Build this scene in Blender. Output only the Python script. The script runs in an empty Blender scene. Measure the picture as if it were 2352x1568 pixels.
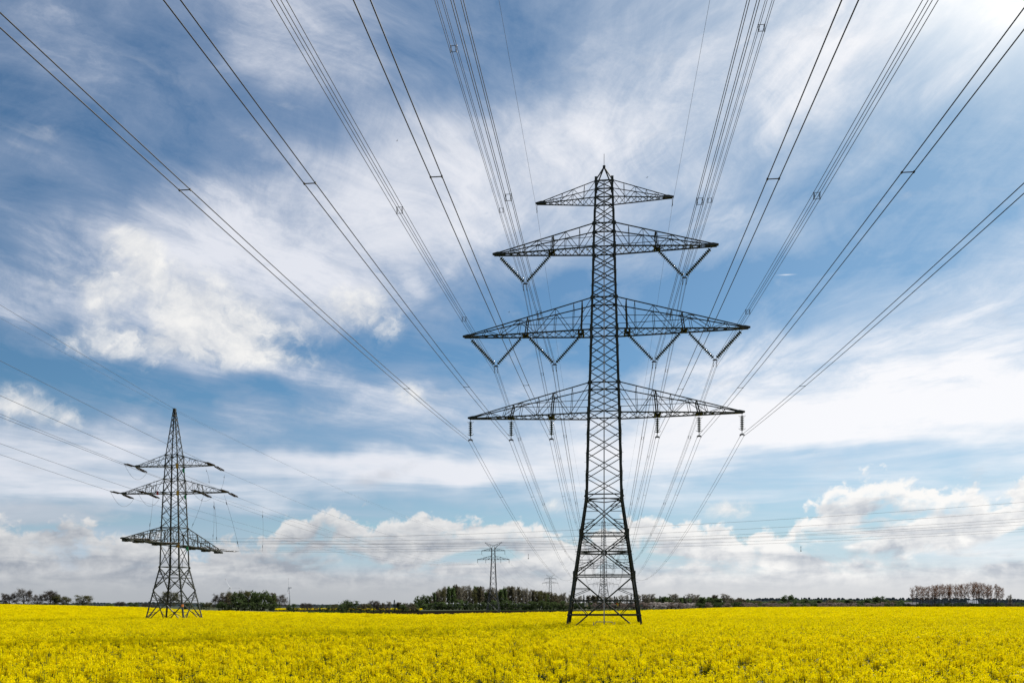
import bpy, math, random
from mathutils import Vector, Matrix
R = math.radians
random.seed(7)
SC = bpy.context.scene
COL = SC.collection

# ---------------------------------------------------------------- camera
F = 2000.0            # focal length in units of the 2352 px wide photograph
PX0, PYH = 1176.0, 1390.0
CAMZ = 3.55
def P(px, py, Y):
    return Vector(((px-PX0)/F*Y, Y, CAMZ+(PYH-py)/F*Y))
def Zp(py, Y):
    return CAMZ+(PYH-py)/F*Y
cd = bpy.data.cameras.new('camera')
cam = bpy.data.objects.new('camera', cd); COL.objects.link(cam)
cam.location = (0, 0, CAMZ); cam.rotation_euler = (R(90), 0, 0)
cd.sensor_width = 36; cd.lens = 36*F/2352
cd.shift_y = (PYH-784)/2352
cd.clip_start = 0.1; cd.clip_end = 30000
SC.camera = cam

# ---------------------------------------------------------------- light
SUN_AZ, SUN_EL = 33.0, 37.0          # azimuth to the right of the view axis, elevation
sd = bpy.data.lights.new('sun', 'SUN'); sd.energy = 5.0; sd.angle = R(0.53); sd.color = (1, .96, .9)
sun = bpy.data.objects.new('sun', sd); COL.objects.link(sun)
sdir = Vector((math.sin(R(SUN_AZ))*math.cos(R(SUN_EL)), math.cos(R(SUN_AZ))*math.cos(R(SUN_EL)), math.sin(R(SUN_EL))))
sun.rotation_euler = sdir.to_track_quat('Z', 'Y').to_euler()
SC.view_settings.view_transform = 'Standard'; SC.view_settings.look = 'None'
SC.view_settings.exposure = 0.13; SC.view_settings.gamma = 1.0

# ---------------------------------------------------------------- world: sky with clouds
W = bpy.data.worlds.new('World'); SC.world = W; W.use_nodes = True
NT = W.node_tree; NT.nodes.clear()
def nd(t, **k):
    n = NT.nodes.new(t)
    for a, b in k.items(): setattr(n, a, b)
    return n
def put(sock, v):
    if isinstance(v, (int, float)): sock.default_value = v
    elif isinstance(v, (tuple, list)): sock.default_value = tuple(v)
    else: NT.links.new(v, sock)
def M(op, a, b=0.0, c=None, clamp=False):
    n = nd('ShaderNodeMath', operation=op, use_clamp=clamp)
    put(n.inputs[0], a); put(n.inputs[1], b)
    if c is not None: put(n.inputs[2], c)
    return n.outputs[0]
def sstep(v, a, b, lo=0.0, hi=1.0, smooth=True):
    n = nd('ShaderNodeMapRange', interpolation_type='SMOOTHSTEP' if smooth else 'LINEAR')
    put(n.inputs[0], v); put(n.inputs[1], a); put(n.inputs[2], b); put(n.inputs[3], lo); put(n.inputs[4], hi)
    return n.outputs[0]
def mixf(f, a, b):
    n = nd('ShaderNodeMix', data_type='FLOAT'); put(n.inputs[0], f); put(n.inputs[2], a); put(n.inputs[3], b)
    return n.outputs[0]
def mixc(f, a, b, mode='MIX'):
    n = nd('ShaderNodeMix', data_type='RGBA', blend_type=mode); put(n.inputs[0], f)
    put(n.inputs[6], a if not isinstance(a, tuple) else (*a, 1)); put(n.inputs[7], b if not isinstance(b, tuple) else (*b, 1))
    return n.outputs[2]
def vec(x, y, z=0.0):
    if z: x, y, z = M('ADD', x, z*7.31), M('ADD', y, z*3.77), 0
    n = nd('ShaderNodeCombineXYZ'); put(n.inputs[0], x); put(n.inputs[1], y); put(n.inputs[2], z)
    return n.outputs[0]
def noise(v, scale, detail=4, rough=.5, dist=0.0, lac=2.0):
    n = nd('ShaderNodeTexNoise', noise_dimensions='2D'); put(n.inputs['Vector'], v)
    n.inputs['Scale'].default_value = scale; n.inputs['Detail'].default_value = detail
    n.inputs['Roughness'].default_value = rough; n.inputs['Distortion'].default_value = dist
    n.inputs['Lacunarity'].default_value = lac
    return n.outputs['Fac']
def puff(v, scale, detail=3, rough=.55):
    n = nd('ShaderNodeTexVoronoi', feature='F1', voronoi_dimensions='2D', normalize=True); put(n.inputs['Vector'], v)
    n.inputs['Scale'].default_value = scale; n.inputs['Detail'].default_value = detail; n.inputs['Roughness'].default_value = rough
    return M('SUBTRACT', 1.0, n.outputs['Distance'])
def lin(c):
    return tuple(((x/255+.055)/1.055)**2.4 if x/255 > .04045 else x/255/12.92 for x in c)

tc = nd('ShaderNodeTexCoord'); sp = nd('ShaderNodeSeparateXYZ'); NT.links.new(tc.outputs['Generated'], sp.inputs[0])
dx, dy, dz = sp.outputs
U = M('ARCTAN2', dx, dy)                                             # azimuth from the view axis
hh = M('SQRT', M('ADD', M('MULTIPLY', dx, dx), M('MULTIPLY', dy, dy)))
Wt = M('MINIMUM', M('DIVIDE', dz, M('MAXIMUM', hh, .001)), 6.0)       # tangent of the elevation
UW = vec(U, Wt, 0)
def uw(px, py):
    u = math.atan((px-PX0)/F); return u, (PYH-py)/F*math.cos(u)

U0, U1 = -.60, .60
def uramp(vals, xs=None, scale=1.0, smooth='EASE'):
    """a profile along the azimuth; vals at photograph columns xs"""
    n = nd('ShaderNodeValToRGB'); n.color_ramp.interpolation = smooth
    put(n.inputs[0], sstep(UWARP, U0, U1, smooth=False))
    el = n.color_ramp.elements
    pts = [((math.atan((x-PX0)/F)-U0)/(U1-U0), v*scale) for x, v in zip(xs or GX, vals)]
    el[0].position = pts[0][0]; el[0].color = (pts[0][1],)*3+(1,)
    el[1].position = pts[-1][0]; el[1].color = (pts[-1][1],)*3+(1,)
    for p, v in pts[1:-1]:
        e = el.new(p); e.color = (v, v, v, 1)
    s = nd('ShaderNodeSeparateColor'); NT.links.new(n.outputs[0], s.inputs[0])
    return s.outputs[0]

# warp so that the hand-set cover breaks up naturally
wn = nd('ShaderNodeTexNoise', noise_dimensions='2D'); put(wn.inputs['Vector'], UW); wn.inputs['Scale'].default_value = 7; wn.inputs['Detail'].default_value = 4
ws = nd('ShaderNodeSeparateColor'); NT.links.new(wn.outputs['Color'], ws.inputs[0])
UWARP = M('MULTIPLY_ADD', M('SUBTRACT', ws.outputs[0], .5), .14, U)
WWARP = M('MULTIPLY_ADD', M('SUBTRACT', ws.outputs[1], .5), .07, Wt)

GX = [0,150,300,450,600,750,900,1050,1200,1350,1500,1650,1800,1950,2100,2250,2352]
GRID = [  # photograph row, cirrus cover along the columns
 (0,   [.12,.12,.38,.50,.52,.42,.34,.30,.26,.46,.50,.55,.56,.58,.70,.90,1.12]),
 (70,  [.18,.20,.40,.36,.58,.50,.25,.22,.28,.50,.52,.55,.56,.62,.70,.86,1.0]),
 (140, [.25,.30,.32,.30,.58,.55,.32,.24,.34,.54,.52,.52,.62,.72,.72,.70,.74]),
 (260, [.20,.30,.40,.34,.24,.36,.60,.62,.64,.66,.52,.50,.66,.66,.54,.40,.24]),
 (390, [.18,.18,.24,.24,.42,.72,.76,.74,.64,.52,.42,.40,.30,.30,.22,.22,.26]),
 (480, [.40,.40,.32,.52,.74,.84,.82,.72,.64,.58,.42,.34,.18,.12,.12,.18,.18]),
 (560, [.26,.38,.56,.72,.82,.84,.80,.68,.52,.40,.30,.38,.38,.20,.10,.12,.18]),
 (650, [.30,.44,.58,.68,.74,.74,.66,.26,.16,.10,.08,.10,.12,.12,.18,.34,.40]),
 (720, [.48,.52,.60,.66,.58,.50,.26,.06,.04,.04,.04,.10,.16,.30,.42,.50,.48]),
 (780, [.54,.54,.56,.46,.26,.12,.04,.04,.04,.10,.22,.32,.46,.52,.58,.58,.56]),
 (845, [.18,.20,.34,.54,.60,.52,.26,.10,.28,.42,.50,.55,.62,.62,.66,.68,.72]),
 (900, [.08,.08,.08,.08,.14,.30,.48,.46,.46,.48,.52,.62,.82,.88,.94,.98,.98]),
 (960, [.16,.18,.14,.22,.46,.44,.56,.46,.50,.62,.74,.92,.98,1.02,1.04,1.02,.98]),
 (1020,[.52,.54,.54,.46,.36,.28,.40,.44,.62,.82,.92,.96,1.0,.96,.90,.82,.76]),
 (1080,[.74,.76,.80,.82,.84,.88,.92,.92,.80,.78,.76,.62,.52,.46,.50,.60,.62]),
 (1135,[.70,.70,.66,.64,.66,.60,.56,.52,.46,.46,.42,.38,.38,.48,.58,.60,.60]),
 (1185,[.55,.52,.42,.36,.30,.28,.28,.28,.28,.28,.28,.28,.28,.30,.40,.48,.48]),
]
rows = GRID[::-1]
cov = uramp(rows[0][1], scale=.7)
for (y0, _), (y1, v) in zip(rows, rows[1:]):
    cov = mixf(sstep(WWARP, (PYH-y0)/F*.97, (PYH-y1)/F*.97), cov, uramp(v, scale=.7))
cov = M('DIVIDE', cov, .7)
cov = M('MULTIPLY_ADD', sstep(cov, .12, .4), .10, cov)

# streaks on a high sheet of air, in two drifts
pz = M('ADD', M('MAXIMUM', dz, 0.0), .16)
pxx = M('DIVIDE', dx, pz); pyy = M('DIVIDE', dy, pz)
low = noise(vec(pxx, pyy, 3), .9, 3)
blotch = noise(vec(pxx, pyy, 21), 4.5, 7, .62)
def streak(az, seed, sa=1.7, sc=5.0):
    a = R(az); al = M('ADD', M('MULTIPLY', pxx, math.sin(a)), M('MULTIPLY', pyy, math.cos(a)))
    ac = M('SUBTRACT', M('MULTIPLY', pxx, math.cos(a)), M('MULTIPLY', pyy, math.sin(a)))
    ac = M('MULTIPLY_ADD', low, .45, M('MULTIPLY_ADD', blotch, .10, ac)); al = M('MULTIPLY_ADD', blotch, .35, al)
    v = vec(M('MULTIPLY', al, sa), M('MULTIPLY', ac, sc), seed)
    v2 = vec(M('MULTIPLY', al, sa*1.5), M('MULTIPLY', ac, sc*3.2), seed+3)
    return M('ADD', M('MULTIPLY', noise(v, 1.0, 9, .66, .5), .78), M('MULTIPLY', noise(v2, 1.0, 7, .66, .3), .22))
side = sstep(U, -.12, .18)
stk = mixf(side, streak(40, 1.7), streak(-24, 5.1))
soft = noise(vec(M('MULTIPLY_ADD', low, .5, pxx), M('MULTIPLY_ADD', low, -.6, pyy), 9), 3.6, 10, .68, .4)
fine = M('ADD', M('MULTIPLY', M('SUBTRACT', stk, .5), 1.0), M('MULTIPLY', M('SUBTRACT', soft, .5), .75))
flat = sstep(Wt, .26, .12)                                            # near the horizon the sheets lie flat
lay = noise(vec(M('MULTIPLY', U, 4.0), M('MULTIPLY', Wt, 34.0), 2), 1.0, 8, .6, .3)
fine = mixf(flat, fine, M('MULTIPLY', M('SUBTRACT', lay, .5), 1.1))
cir = M('ADD', cov, M('MULTIPLY', fine, .95))
cirm = sstep(cir, .07, 1.0, smooth=False)

def blob(px, py, rx, ry, rot=0.0, amp=1.0):
    u, w = uw(px, py)
    mp = nd('ShaderNodeMapping', vector_type='TEXTURE'); put(mp.inputs[0], UWv)
    mp.inputs['Location'].default_value = (u, w, 0); mp.inputs['Rotation'].default_value = (0, 0, R(rot))
    mp.inputs['Scale'].default_value = (rx/F, ry/F, 1)
    g = nd('ShaderNodeTexGradient', gradient_type='QUADRATIC_SPHERE'); NT.links.new(mp.outputs[0], g.inputs[0])
    return M('MULTIPLY', g.outputs['Fac'], amp)
UWv = UW
def blobs(lst):
    s = None
    for b in lst:
        q = blob(*b); s = q if s is None else M('ADD', s, q)
    return s

# a broken heap cloud in the middle sky
def heapn(u_, w_):
    v_ = vec(u_, M('MULTIPLY', w_, 1.15), 4); wob = noise(v_, 14, 5, .6)
    v_ = vec(M('MULTIPLY_ADD', wob, .05, u_), M('MULTIPLY_ADD', wob, .06, M('MULTIPLY', w_, 1.15)), 4)
    return M('ADD', M('MULTIPLY', noise(v_, 12, 10, .64, .2), .62), M('MULTIPLY', puff(v_, 15, 3.5, .6), .38))
hn = heapn(U, Wt); hn2 = heapn(M('ADD', U, .014), M('ADD', Wt, .018))
hb = blobs([(300,570,110,90,0,.8),(350,640,110,120,0,.7),(200,655,150,100,0,.9),(225,720,100,120,0,.45),(430,705,190,160,0,1.15),(570,755,230,120,-8,.95),
            (380,790,250,110,0,.95),(800,708,210,120,0,.68),(862,738,120,100,0,.55),(700,740,200,90,0,.36),(240,805,270,70,0,.45),(560,815,230,60,-5,.45),
            (640,820,300,40,-4,.35),
            (30,930,130,80,0,1.1),(158,957,80,55,0,.8),(951,905,90,70,0,.75),(90,1010,80,40,0,.3),
            (1670,1168,110,52,0,.9),(1270,1160,90,50,0,.45),(1868,1036,90,30,0,.35)])
hd = M('ADD', hb, M('MULTIPLY', M('MULTIPLY', M('SUBTRACT', hn, .56), 3.4), sstep(hb, .02, .30)))
heap = M('MULTIPLY', sstep(hd, .10, 1.12), .95)
hlit = M('ADD', .66, M('MULTIPLY', M('SUBTRACT', hn, hn2), 3.0), clamp=True)

# grey flat scraps low on the left
gb = blobs([(125,1182,240,48,0,1.2),(40,1190,120,55,0,.7),(430,1110,150,45,0,.75),(840,1105,110,50,0,.7),(880,1090,70,40,0,.4),(75,1075,60,40,0,.5)])
gn = noise(vec(M('MULTIPLY', U, .8), M('MULTIPLY', Wt, 1.5), 7), 15, 8, .6, .3)
grey = M('MULTIPLY', sstep(M('ADD', gb, M('MULTIPLY', M('SUBTRACT', gn, .5), 1.4)), .12, .7), .6)

# the bank of heap clouds above the horizon
TX = [0,150,250,350,500,620,660,720,800,870,950,1000,1100,1200,1290,1420,1500,1560,1640,1700,1750,1820,1880,1920,2000,2100,2180,2220,2300,2352]
TY = [1225,1232,1240,1250,1252,1240,1186,1196,1182,1196,1186,1180,1202,1206,1238,1222,1174,1182,1222,1244,1206,1216,1166,1128,1124,1146,1138,1168,1150,1146]
topw = uramp([(PYH-y)/F for y in TY], TX, smooth='EASE')
def bankn(u_, w_):
    v_ = vec(u_, M('MULTIPLY', w_, 1.25), 1); wob = noise(v_, 20, 4, .6)
    v_ = vec(M('MULTIPLY_ADD', wob, .025, u_), M('MULTIPLY_ADD', wob, .03, M('MULTIPLY', w_, 1.25)), 1)
    return M('ADD', M('MULTIPLY', noise(v_, 17, 10, .6, .1), .55), M('MULTIPLY', puff(v_, 26, 3.5, .6), .45))
bn = bankn(U, Wt); bn2 = bankn(M('ADD', U, .007), M('ADD', Wt, .011))
edge = M('ADD', M('SUBTRACT', topw, Wt), M('MULTIPLY', M('SUBTRACT', bn, .56), .12))
gapn = noise(vec(M('MULTIPLY', U, 1.0), M('MULTIPLY', Wt, 3.0), 12), 9, 6, .55, .3)
gap = M('MULTIPLY', sstep(gapn, .46, .60), sstep(Wt, .026, .055))
bank = M('MULTIPLY', sstep(edge, -.001, .011), M('SUBTRACT', 1.0, M('MULTIPLY', gap, sstep(edge, .016, .040))))
bright0 = sstep(U, -.35, .25)
depth = sstep(edge, .0, .075)
bsh = noise(vec(M('MULTIPLY', U, .75), M('MULTIPLY', Wt, 3.4), 6), 17, 7, .55, .4)
blit = M('ADD', M('ADD', mixf(bright0, .44, .66), M('MULTIPLY', M('SUBTRACT', bn, bn2), 2.3)), M('MULTIPLY', M('SUBTRACT', bsh, .5), 1.8))
blit = M('SUBTRACT', M('ADD', blit, M('MULTIPLY', M('SUBTRACT', 1.0, sstep(edge, .004, .036)), .36)), M('MULTIPLY', depth, .20), clamp=True)
blit = mixf(sstep(Wt, .045, .0), blit, .55)

# clear sky
sky = nd('ShaderNodeTexSky', sky_type='NISHITA'); sky.sun_disc = False
sky.sun_elevation = R(SUN_EL); sky.sun_rotation = R(SUN_AZ); sky.altitude = 50
sky.air_density = 1.0; sky.dust_density = .35; sky.ozone_density = 2.0
SKYS = .10
hsv = nd('ShaderNodeHueSaturation'); hsv.inputs['Saturation'].default_value = 1.05; hsv.inputs['Value'].default_value = .62
NT.links.new(sky.outputs[0], hsv.inputs['Color'])
clear0 = mixc(1.0, hsv.outputs[0], (.77, 1.09, 1.22), 'MULTIPLY')
def k(c): return tuple(x/SKYS for x in lin(c))
clear = mixc(sstep(Wt, .14, .03, 0, .7), clear0, k((186,206,222)))
bright = sstep(U, -.35, .45)
ccol = mixc(sstep(cir, .35, .95), mixc(bright, k((168,182,206)), k((214,226,240))), mixc(bright, k((228,231,240)), k((252,252,255))))
col = mixc(M('MULTIPLY', cirm, .97), clear, ccol)
hcol = mixc(hlit, k((200,206,216)), k((246,245,243)))
col = mixc(heap, col, hcol)
col = mixc(grey, col, mixc(gn, k((176,182,194)), k((214,218,226))))
bcol = mixc(blit, mixc(bright, k((160,167,178)), k((186,193,203))), mixc(bright, k((222,223,224)), k((252,251,249))))
col = mixc(bank, col, bcol)
haze = sstep(Wt, .040, .0)
col = mixc(M('MULTIPLY', haze, .75), col, mixc(bright, k((170,175,181)), k((211,212,214))))
trail = M('MULTIPLY', blob(1806, 631, 30, 3.0, -4, 1.0), 1.0, clamp=True)
col = mixc(trail, col, k((225,234,246)))
# sun glow through the thin cloud
dot = nd('ShaderNodeVectorMath', operation='DOT_PRODUCT'); NT.links.new(tc.outputs['Generated'], dot.inputs[0]); dot.inputs[1].default_value = tuple(sdir)
glow = M('MULTIPLY', sstep(dot.outputs['Value'], .980, 1.0), .7)
col = mixc(glow, col, (12.0, 12.0, 11.8))
# below the horizon
col = mixc(sstep(Wt, -.004, -.02), col, k((120,120,95)))
bg = nd('ShaderNodeBackground'); bg.inputs[1].default_value = SKYS*.914; NT.links.new(col, bg.inputs[0])
wo = nd('ShaderNodeOutputWorld'); NT.links.new(bg.outputs[0], wo.inputs[0])
W.cycles.sampling_method = 'MANUAL'; W.cycles.sample_map_resolution = 512
# ================================================================= helpers
def mat(name, rough=.7, metal=0.0, c1=(.1,.1,.1), c2=None, scale=8.0, detail=3, trans=None, spec=.3, coord='Object', lo=.35, hi=.65, bump=0.0):
    m = bpy.data.materials.new(name); m.use_nodes = True; nt = m.node_tree; b = nt.nodes['Principled BSDF']
    b.inputs['Roughness'].default_value = rough; b.inputs['Metallic'].default_value = metal
    b.inputs['Specular IOR Level'].default_value = spec
    csock = None
    if c2 is not None:
        t = nt.nodes.new('ShaderNodeTexCoord'); n = nt.nodes.new('ShaderNodeTexNoise'); n.inputs['Scale'].default_value = scale
        n.inputs['Detail'].default_value = detail; nt.links.new(t.outputs[coord], n.inputs['Vector'])
        r = nt.nodes.new('ShaderNodeValToRGB'); r.color_ramp.elements[0].position = lo; r.color_ramp.elements[1].position = hi
        r.color_ramp.elements[0].color = (*c1, 1); r.color_ramp.elements[1].color = (*c2, 1)
        nt.links.new(n.outputs['Fac'], r.inputs[0]); nt.links.new(r.outputs[0], b.inputs['Base Color']); csock = r.outputs[0]
        if bump:
            bp = nt.nodes.new('ShaderNodeBump'); bp.inputs['Strength'].default_value = bump
            nt.links.new(n.outputs['Fac'], bp.inputs['Height']); nt.links.new(bp.outputs[0], b.inputs['Normal'])
    else:
        b.inputs['Base Color'].default_value = (*c1, 1)
    if trans:                                    # thin leaves and petals pass some light
        tr = nt.nodes.new('ShaderNodeBsdfTranslucent'); mx = nt.nodes.new('ShaderNodeMixShader'); mx.inputs[0].default_value = trans
        if csock: nt.links.new(csock, tr.inputs[0])
        else: tr.inputs[0].default_value = (*c1, 1)
        o = nt.nodes['Material Output']
        nt.links.new(b.outputs[0], mx.inputs[1]); nt.links.new(tr.outputs[0], mx.inputs[2]); nt.links.new(mx.outputs[0], o.inputs[0])
    return m

class MB:
    def __init__(s): s.v = []; s.f = []; s.mi = []; s.cur = 0
    def face(s, idx): s.f.append(idx); s.mi.append(s.cur)
    def quad(s, a, b, c, d):
        n = len(s.v); s.v += [tuple(a), tuple(b), tuple(c), tuple(d)]; s.face((n, n+1, n+2, n+3))
    def tri(s, a, b, c):
        n = len(s.v); s.v += [tuple(a), tuple(b), tuple(c)]; s.face((n, n+1, n+2))
    def box(s, c, sx, sy, sz):
        x, y, z = c; n = len(s.v)
        for k in (-1, 1):
            for j in (-1, 1):
                for i in (-1, 1): s.v.append((x+i*sx/2, y+j*sy/2, z+k*sz/2))
        for q in ((0,2,3,1),(4,5,7,6),(0,1,5,4),(2,6,7,3),(0,4,6,2),(1,3,7,5)): s.face(tuple(n+i for i in q))
    def bar(s, p, q, w, d=None, w2=None):
        p = Vector(p); q = Vector(q); d = d or w; w2 = w2 or w
        t = (q-p)
        if t.length < 1e-6: return
        t.normalize(); up = Vector((0,0,1)) if abs(t.z) < .95 else Vector((0,1,0))
        a = t.cross(up).normalized(); b = a.cross(t).normalized(); n = len(s.v)
        for e, ww in ((p, w), (q, w2)):
            k = ww/w
            for i, j in ((-1,-1),(1,-1),(1,1),(-1,1)): s.v.append(tuple(e+a*(i*w/2*k)+b*(j*d/2*k)))
        for i in range(4): s.face((n+i, n+(i+1)%4, n+4+(i+1)%4, n+4+i))
        s.face((n+3, n+2, n+1, n)); s.face((n+4, n+5, n+6, n+7))
    def angle(s, p, q, w, t, ax, ay):
        """an L section from p to q, flanges along ax and ay"""
        p = Vector(p); q = Vector(q); ax = Vector(ax); ay = Vector(ay); n = len(s.v)
        prof = ((0,0),(w,0),(w,t),(t,t),(t,w),(0,w))
        for e in (p, q):
            for i, j in prof: s.v.append(tuple(e+ax*i+ay*j))
        for i in range(6): s.face((n+i, n+(i+1)%6, n+6+(i+1)%6, n+6+i))
        s.face(tuple(n+i for i in (5,4,3,2,1,0))); s.face(tuple(n+6+i for i in range(6)))
    def tube(s, pts, r, sides=5, closed_ends=True):
        pts = [Vector(p) for p in pts]; n0 = len(s.v); m = len(pts)
        for i, p in enumerate(pts):
            t = (pts[min(i+1, m-1)]-pts[max(i-1, 0)])
            if t.length < 1e-9: t = Vector((0,0,1))
            t.normalize(); up = Vector((0,0,1)) if abs(t.z) < .9 else Vector((1,0,0))
            a = t.cross(up).normalized(); b = a.cross(t)
            rr = r[i] if isinstance(r, (list, tuple)) else r
            for k in range(sides):
                g = 2*math.pi*k/sides; s.v.append(tuple(p+a*(math.cos(g)*rr)+b*(math.sin(g)*rr)))
        for i in range(m-1):
            for k in range(sides):
                k2 = (k+1) % sides; s.face((n0+i*sides+k, n0+i*sides+k2, n0+(i+1)*sides+k2, n0+(i+1)*sides+k))
        if closed_ends:
            s.face(tuple(n0+k for k in range(sides-1, -1, -1))); s.face(tuple(n0+(m-1)*sides+k for k in range(sides)))
    def lathe(s, o, axis, prof, sides=10):
        """prof: (distance along the axis, radius)"""
        o = Vector(o); t = Vector(axis).normalized(); up = Vector((0,0,1)) if abs(t.z) < .9 else Vector((1,0,0))
        a = t.cross(up).normalized(); b = a.cross(t); n0 = len(s.v)
        for l, r in prof:
            for k in range(sides):
                g = 2*math.pi*k/sides; s.v.append(tuple(o+t*l+a*(math.cos(g)*r)+b*(math.sin(g)*r)))
        for i in range(len(prof)-1):
            for k in range(sides):
                k2 = (k+1) % sides; s.face((n0+i*sides+k, n0+i*sides+k2, n0+(i+1)*sides+k2, n0+(i+1)*sides+k))
    def poly(s, pts, th, nrm):
        """a plate with thickness"""
        nrm = Vector(nrm).normalized()*th/2; n = len(s.v); m = len(pts)
        for p in pts: s.v.append(tuple(Vector(p)-nrm))
        for p in pts: s.v.append(tuple(Vector(p)+nrm))
        s.face(tuple(range(n+m-1, n-1, -1))); s.face(tuple(range(n+m, n+2*m)))
        for i in range(m): j = (i+1) % m; s.face((n+i, n+j, n+m+j, n+m+i))
    def mesh(s, name, mats, smooth=False):
        me = bpy.data.meshes.new(name); me.from_pydata(s.v, [], s.f)
        for m in (mats if isinstance(mats, (list, tuple)) else [mats]): me.materials.append(m)
        if any(s.mi): me.polygons.foreach_set('material_index', s.mi)
        if smooth: me.polygons.foreach_set('use_smooth', [True]*len(s.f))
        me.update(); return me
    def build(s, name, mats, parent=None, smooth=False):
        return link(name, s.mesh(name, mats, smooth), parent)

def link(name, me, parent=None, loc=None, rz=None):
    o = bpy.data.objects.new(name, me); COL.objects.link(o)
    if parent: o.parent = parent
    if loc is not None: o.location = loc
    if rz is not None: o.rotation_euler = (0, 0, rz)
    return o
def tag(o, label, cat, group=None):
    o['label'] = label; o['category'] = cat
    if group: o['group'] = group
    return o
def empty(name, loc, label, cat, group=None, rz=0.0):
    o = bpy.data.objects.new(name, None); COL.objects.link(o); o.location = loc; o.rotation_euler = (0, 0, rz)
    o.empty_display_size = .5
    return tag(o, label, cat, group)
KIDS = {}
def copy_tree(o, parent=None):
    c = o.copy(); COL.objects.link(c)
    if parent: c.parent = parent
    for ch in list(o.children): copy_tree(ch, c)
    return c
ORD = 'first second third fourth fifth sixth seventh eighth ninth tenth eleventh twelfth thirteenth fourteenth fifteenth sixteenth seventeenth eighteenth nineteenth'.split()
TENS = ['', '', 'twent', 'thirt', 'fort', 'fift', 'sixt', 'sevent', 'eight', 'ninet']
def ordw(n):
    if n <= 19: return ORD[n-1]
    t, u = divmod(n, 10)
    return TENS[t]+('ieth' if u == 0 else 'y-'+ORD[u-1])
def smooth(a, b, x):
    t = min(1, max(0, (x-a)/(b-a))); return t*t*(3-2*t)
def pl(pts, x):
    if x <= pts[0][0]: return pts[0][1]
    for (a, b), (c, d) in zip(pts, pts[1:]):
        if x <= c: return b+(d-b)*(x-a)/(c-a)
    return pts[-1][1]

# ================================================================= materials
m_steel = mat('dark_green_paint', .55, 0, (.008,.0135,.0105), (.014,.021,.017), 3)
m_steel2 = mat('grey_green_paint', .55, 0, (.026,.030,.025), (.050,.056,.046), 2.5)
m_galv = mat('galvanised_steel', .45, .3, (.20,.20,.21), (.30,.30,.31), 5)
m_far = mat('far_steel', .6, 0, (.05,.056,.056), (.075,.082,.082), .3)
m_wire = mat('weathered_wire', .6, 0, (.010,.010,.010), (.018,.017,.016), 1.5)
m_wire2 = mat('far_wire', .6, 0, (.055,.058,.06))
m_glass = mat('green_insulator_glass', .12, 0, (.004,.020,.013), (.006,.034,.022), 6, spec=.6)
m_brown = mat('brown_porcelain', .25, 0, (.022,.013,.010), (.034,.020,.014), 6, spec=.5)
m_fit = mat('dark_fitting', .5, .2, (.03,.03,.03))
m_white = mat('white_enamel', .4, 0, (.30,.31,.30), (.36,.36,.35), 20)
m_black = mat('black_paint', .4, 0, (.012,.012,.012))
m_yellow = mat('yellow_plate', .5, 0, (.40,.24,.02), (.36,.21,.02), 9)
m_orange = mat('orange_paint', .5, 0, (.65,.20,.04))
m_green = mat('green_plate', .5, 0, (.03,.30,.12))
m_red = mat('red_plate', .5, 0, (.40,.03,.03))

# ================================================================= terrain
def lift_left(x, y):
    if y <= 1: return 0
    return pl([(-.90,4.4),(-.75,3.9),(-.588,3.1),(-.428,1.45),(-.35,0)], x/y)*smooth(140, 560, y)
def lift_right(x, y):
    if y <= 1: return 0
    return pl([(.08,0),(.25,.9),(.35,1.15),(.9,1.15)], x/y)*smooth(380, 780, y)
def GZ(x, y): return (lift_left(x, y)+lift_right(x, y))*(1-smooth(1500, 4000, y))
CROP = 1.25
EDGE = [(-.95,660),(-.75,640),(-.588,620),(-.428,520),(-.38,430),(-.345,400),(-.33,380),(-.30,330),(-.258,306),(-.17,250),(-.108,230),(-.03,250),(.057,307),(.10,360),(.152,425),(.19,520),(.22,620),(.26,740),(.35,780),(.95,790)]
def far_edge(u): return pl(EDGE, u)

m_ground = mat('meadow_soil', .95, 0, (.030,.045,.014), (.060,.062,.026), .05, 6, spec=.1)
m_plough = mat('ploughed_soil', .95, 0, (.010,.0075,.0055), (.018,.014,.010), .35, 8, spec=.0, bump=.6)
m_grass = mat('grass', .9, 0, (.014,.032,.008), (.028,.055,.014), .4, 6, spec=.0)
m_under = mat('rapeseed_stalk_green', .9, 0, (.020,.030,.006), (.055,.060,.008), 1.2, 6, spec=.1)

def sheet(name, fx, material, us, ds, dz, kind='structure', label=None):
    """a sheet over the terrain: rows of distance ds(u) for each direction u"""
    v = []; f = []; n = len(us)
    rows_ = ds
    for t in rows_:
        for u in us:
            y = fx(u, t); x = u*y; v.append((x, y, GZ(x, y)+dz))
    for i in range(len(rows_)-1):
        for j in range(n-1):
            f.append((i*n+j, i*n+j+1, (i+1)*n+j+1, (i+1)*n+j))
    me = bpy.data.meshes.new(name); me.from_pydata(v, [], f); me.materials.append(material)
    me.polygons.foreach_set('use_smooth', [True]*len(f))
    o = link(name, me); o['kind'] = kind
    if label: o['label'] = label
    return o
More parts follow.
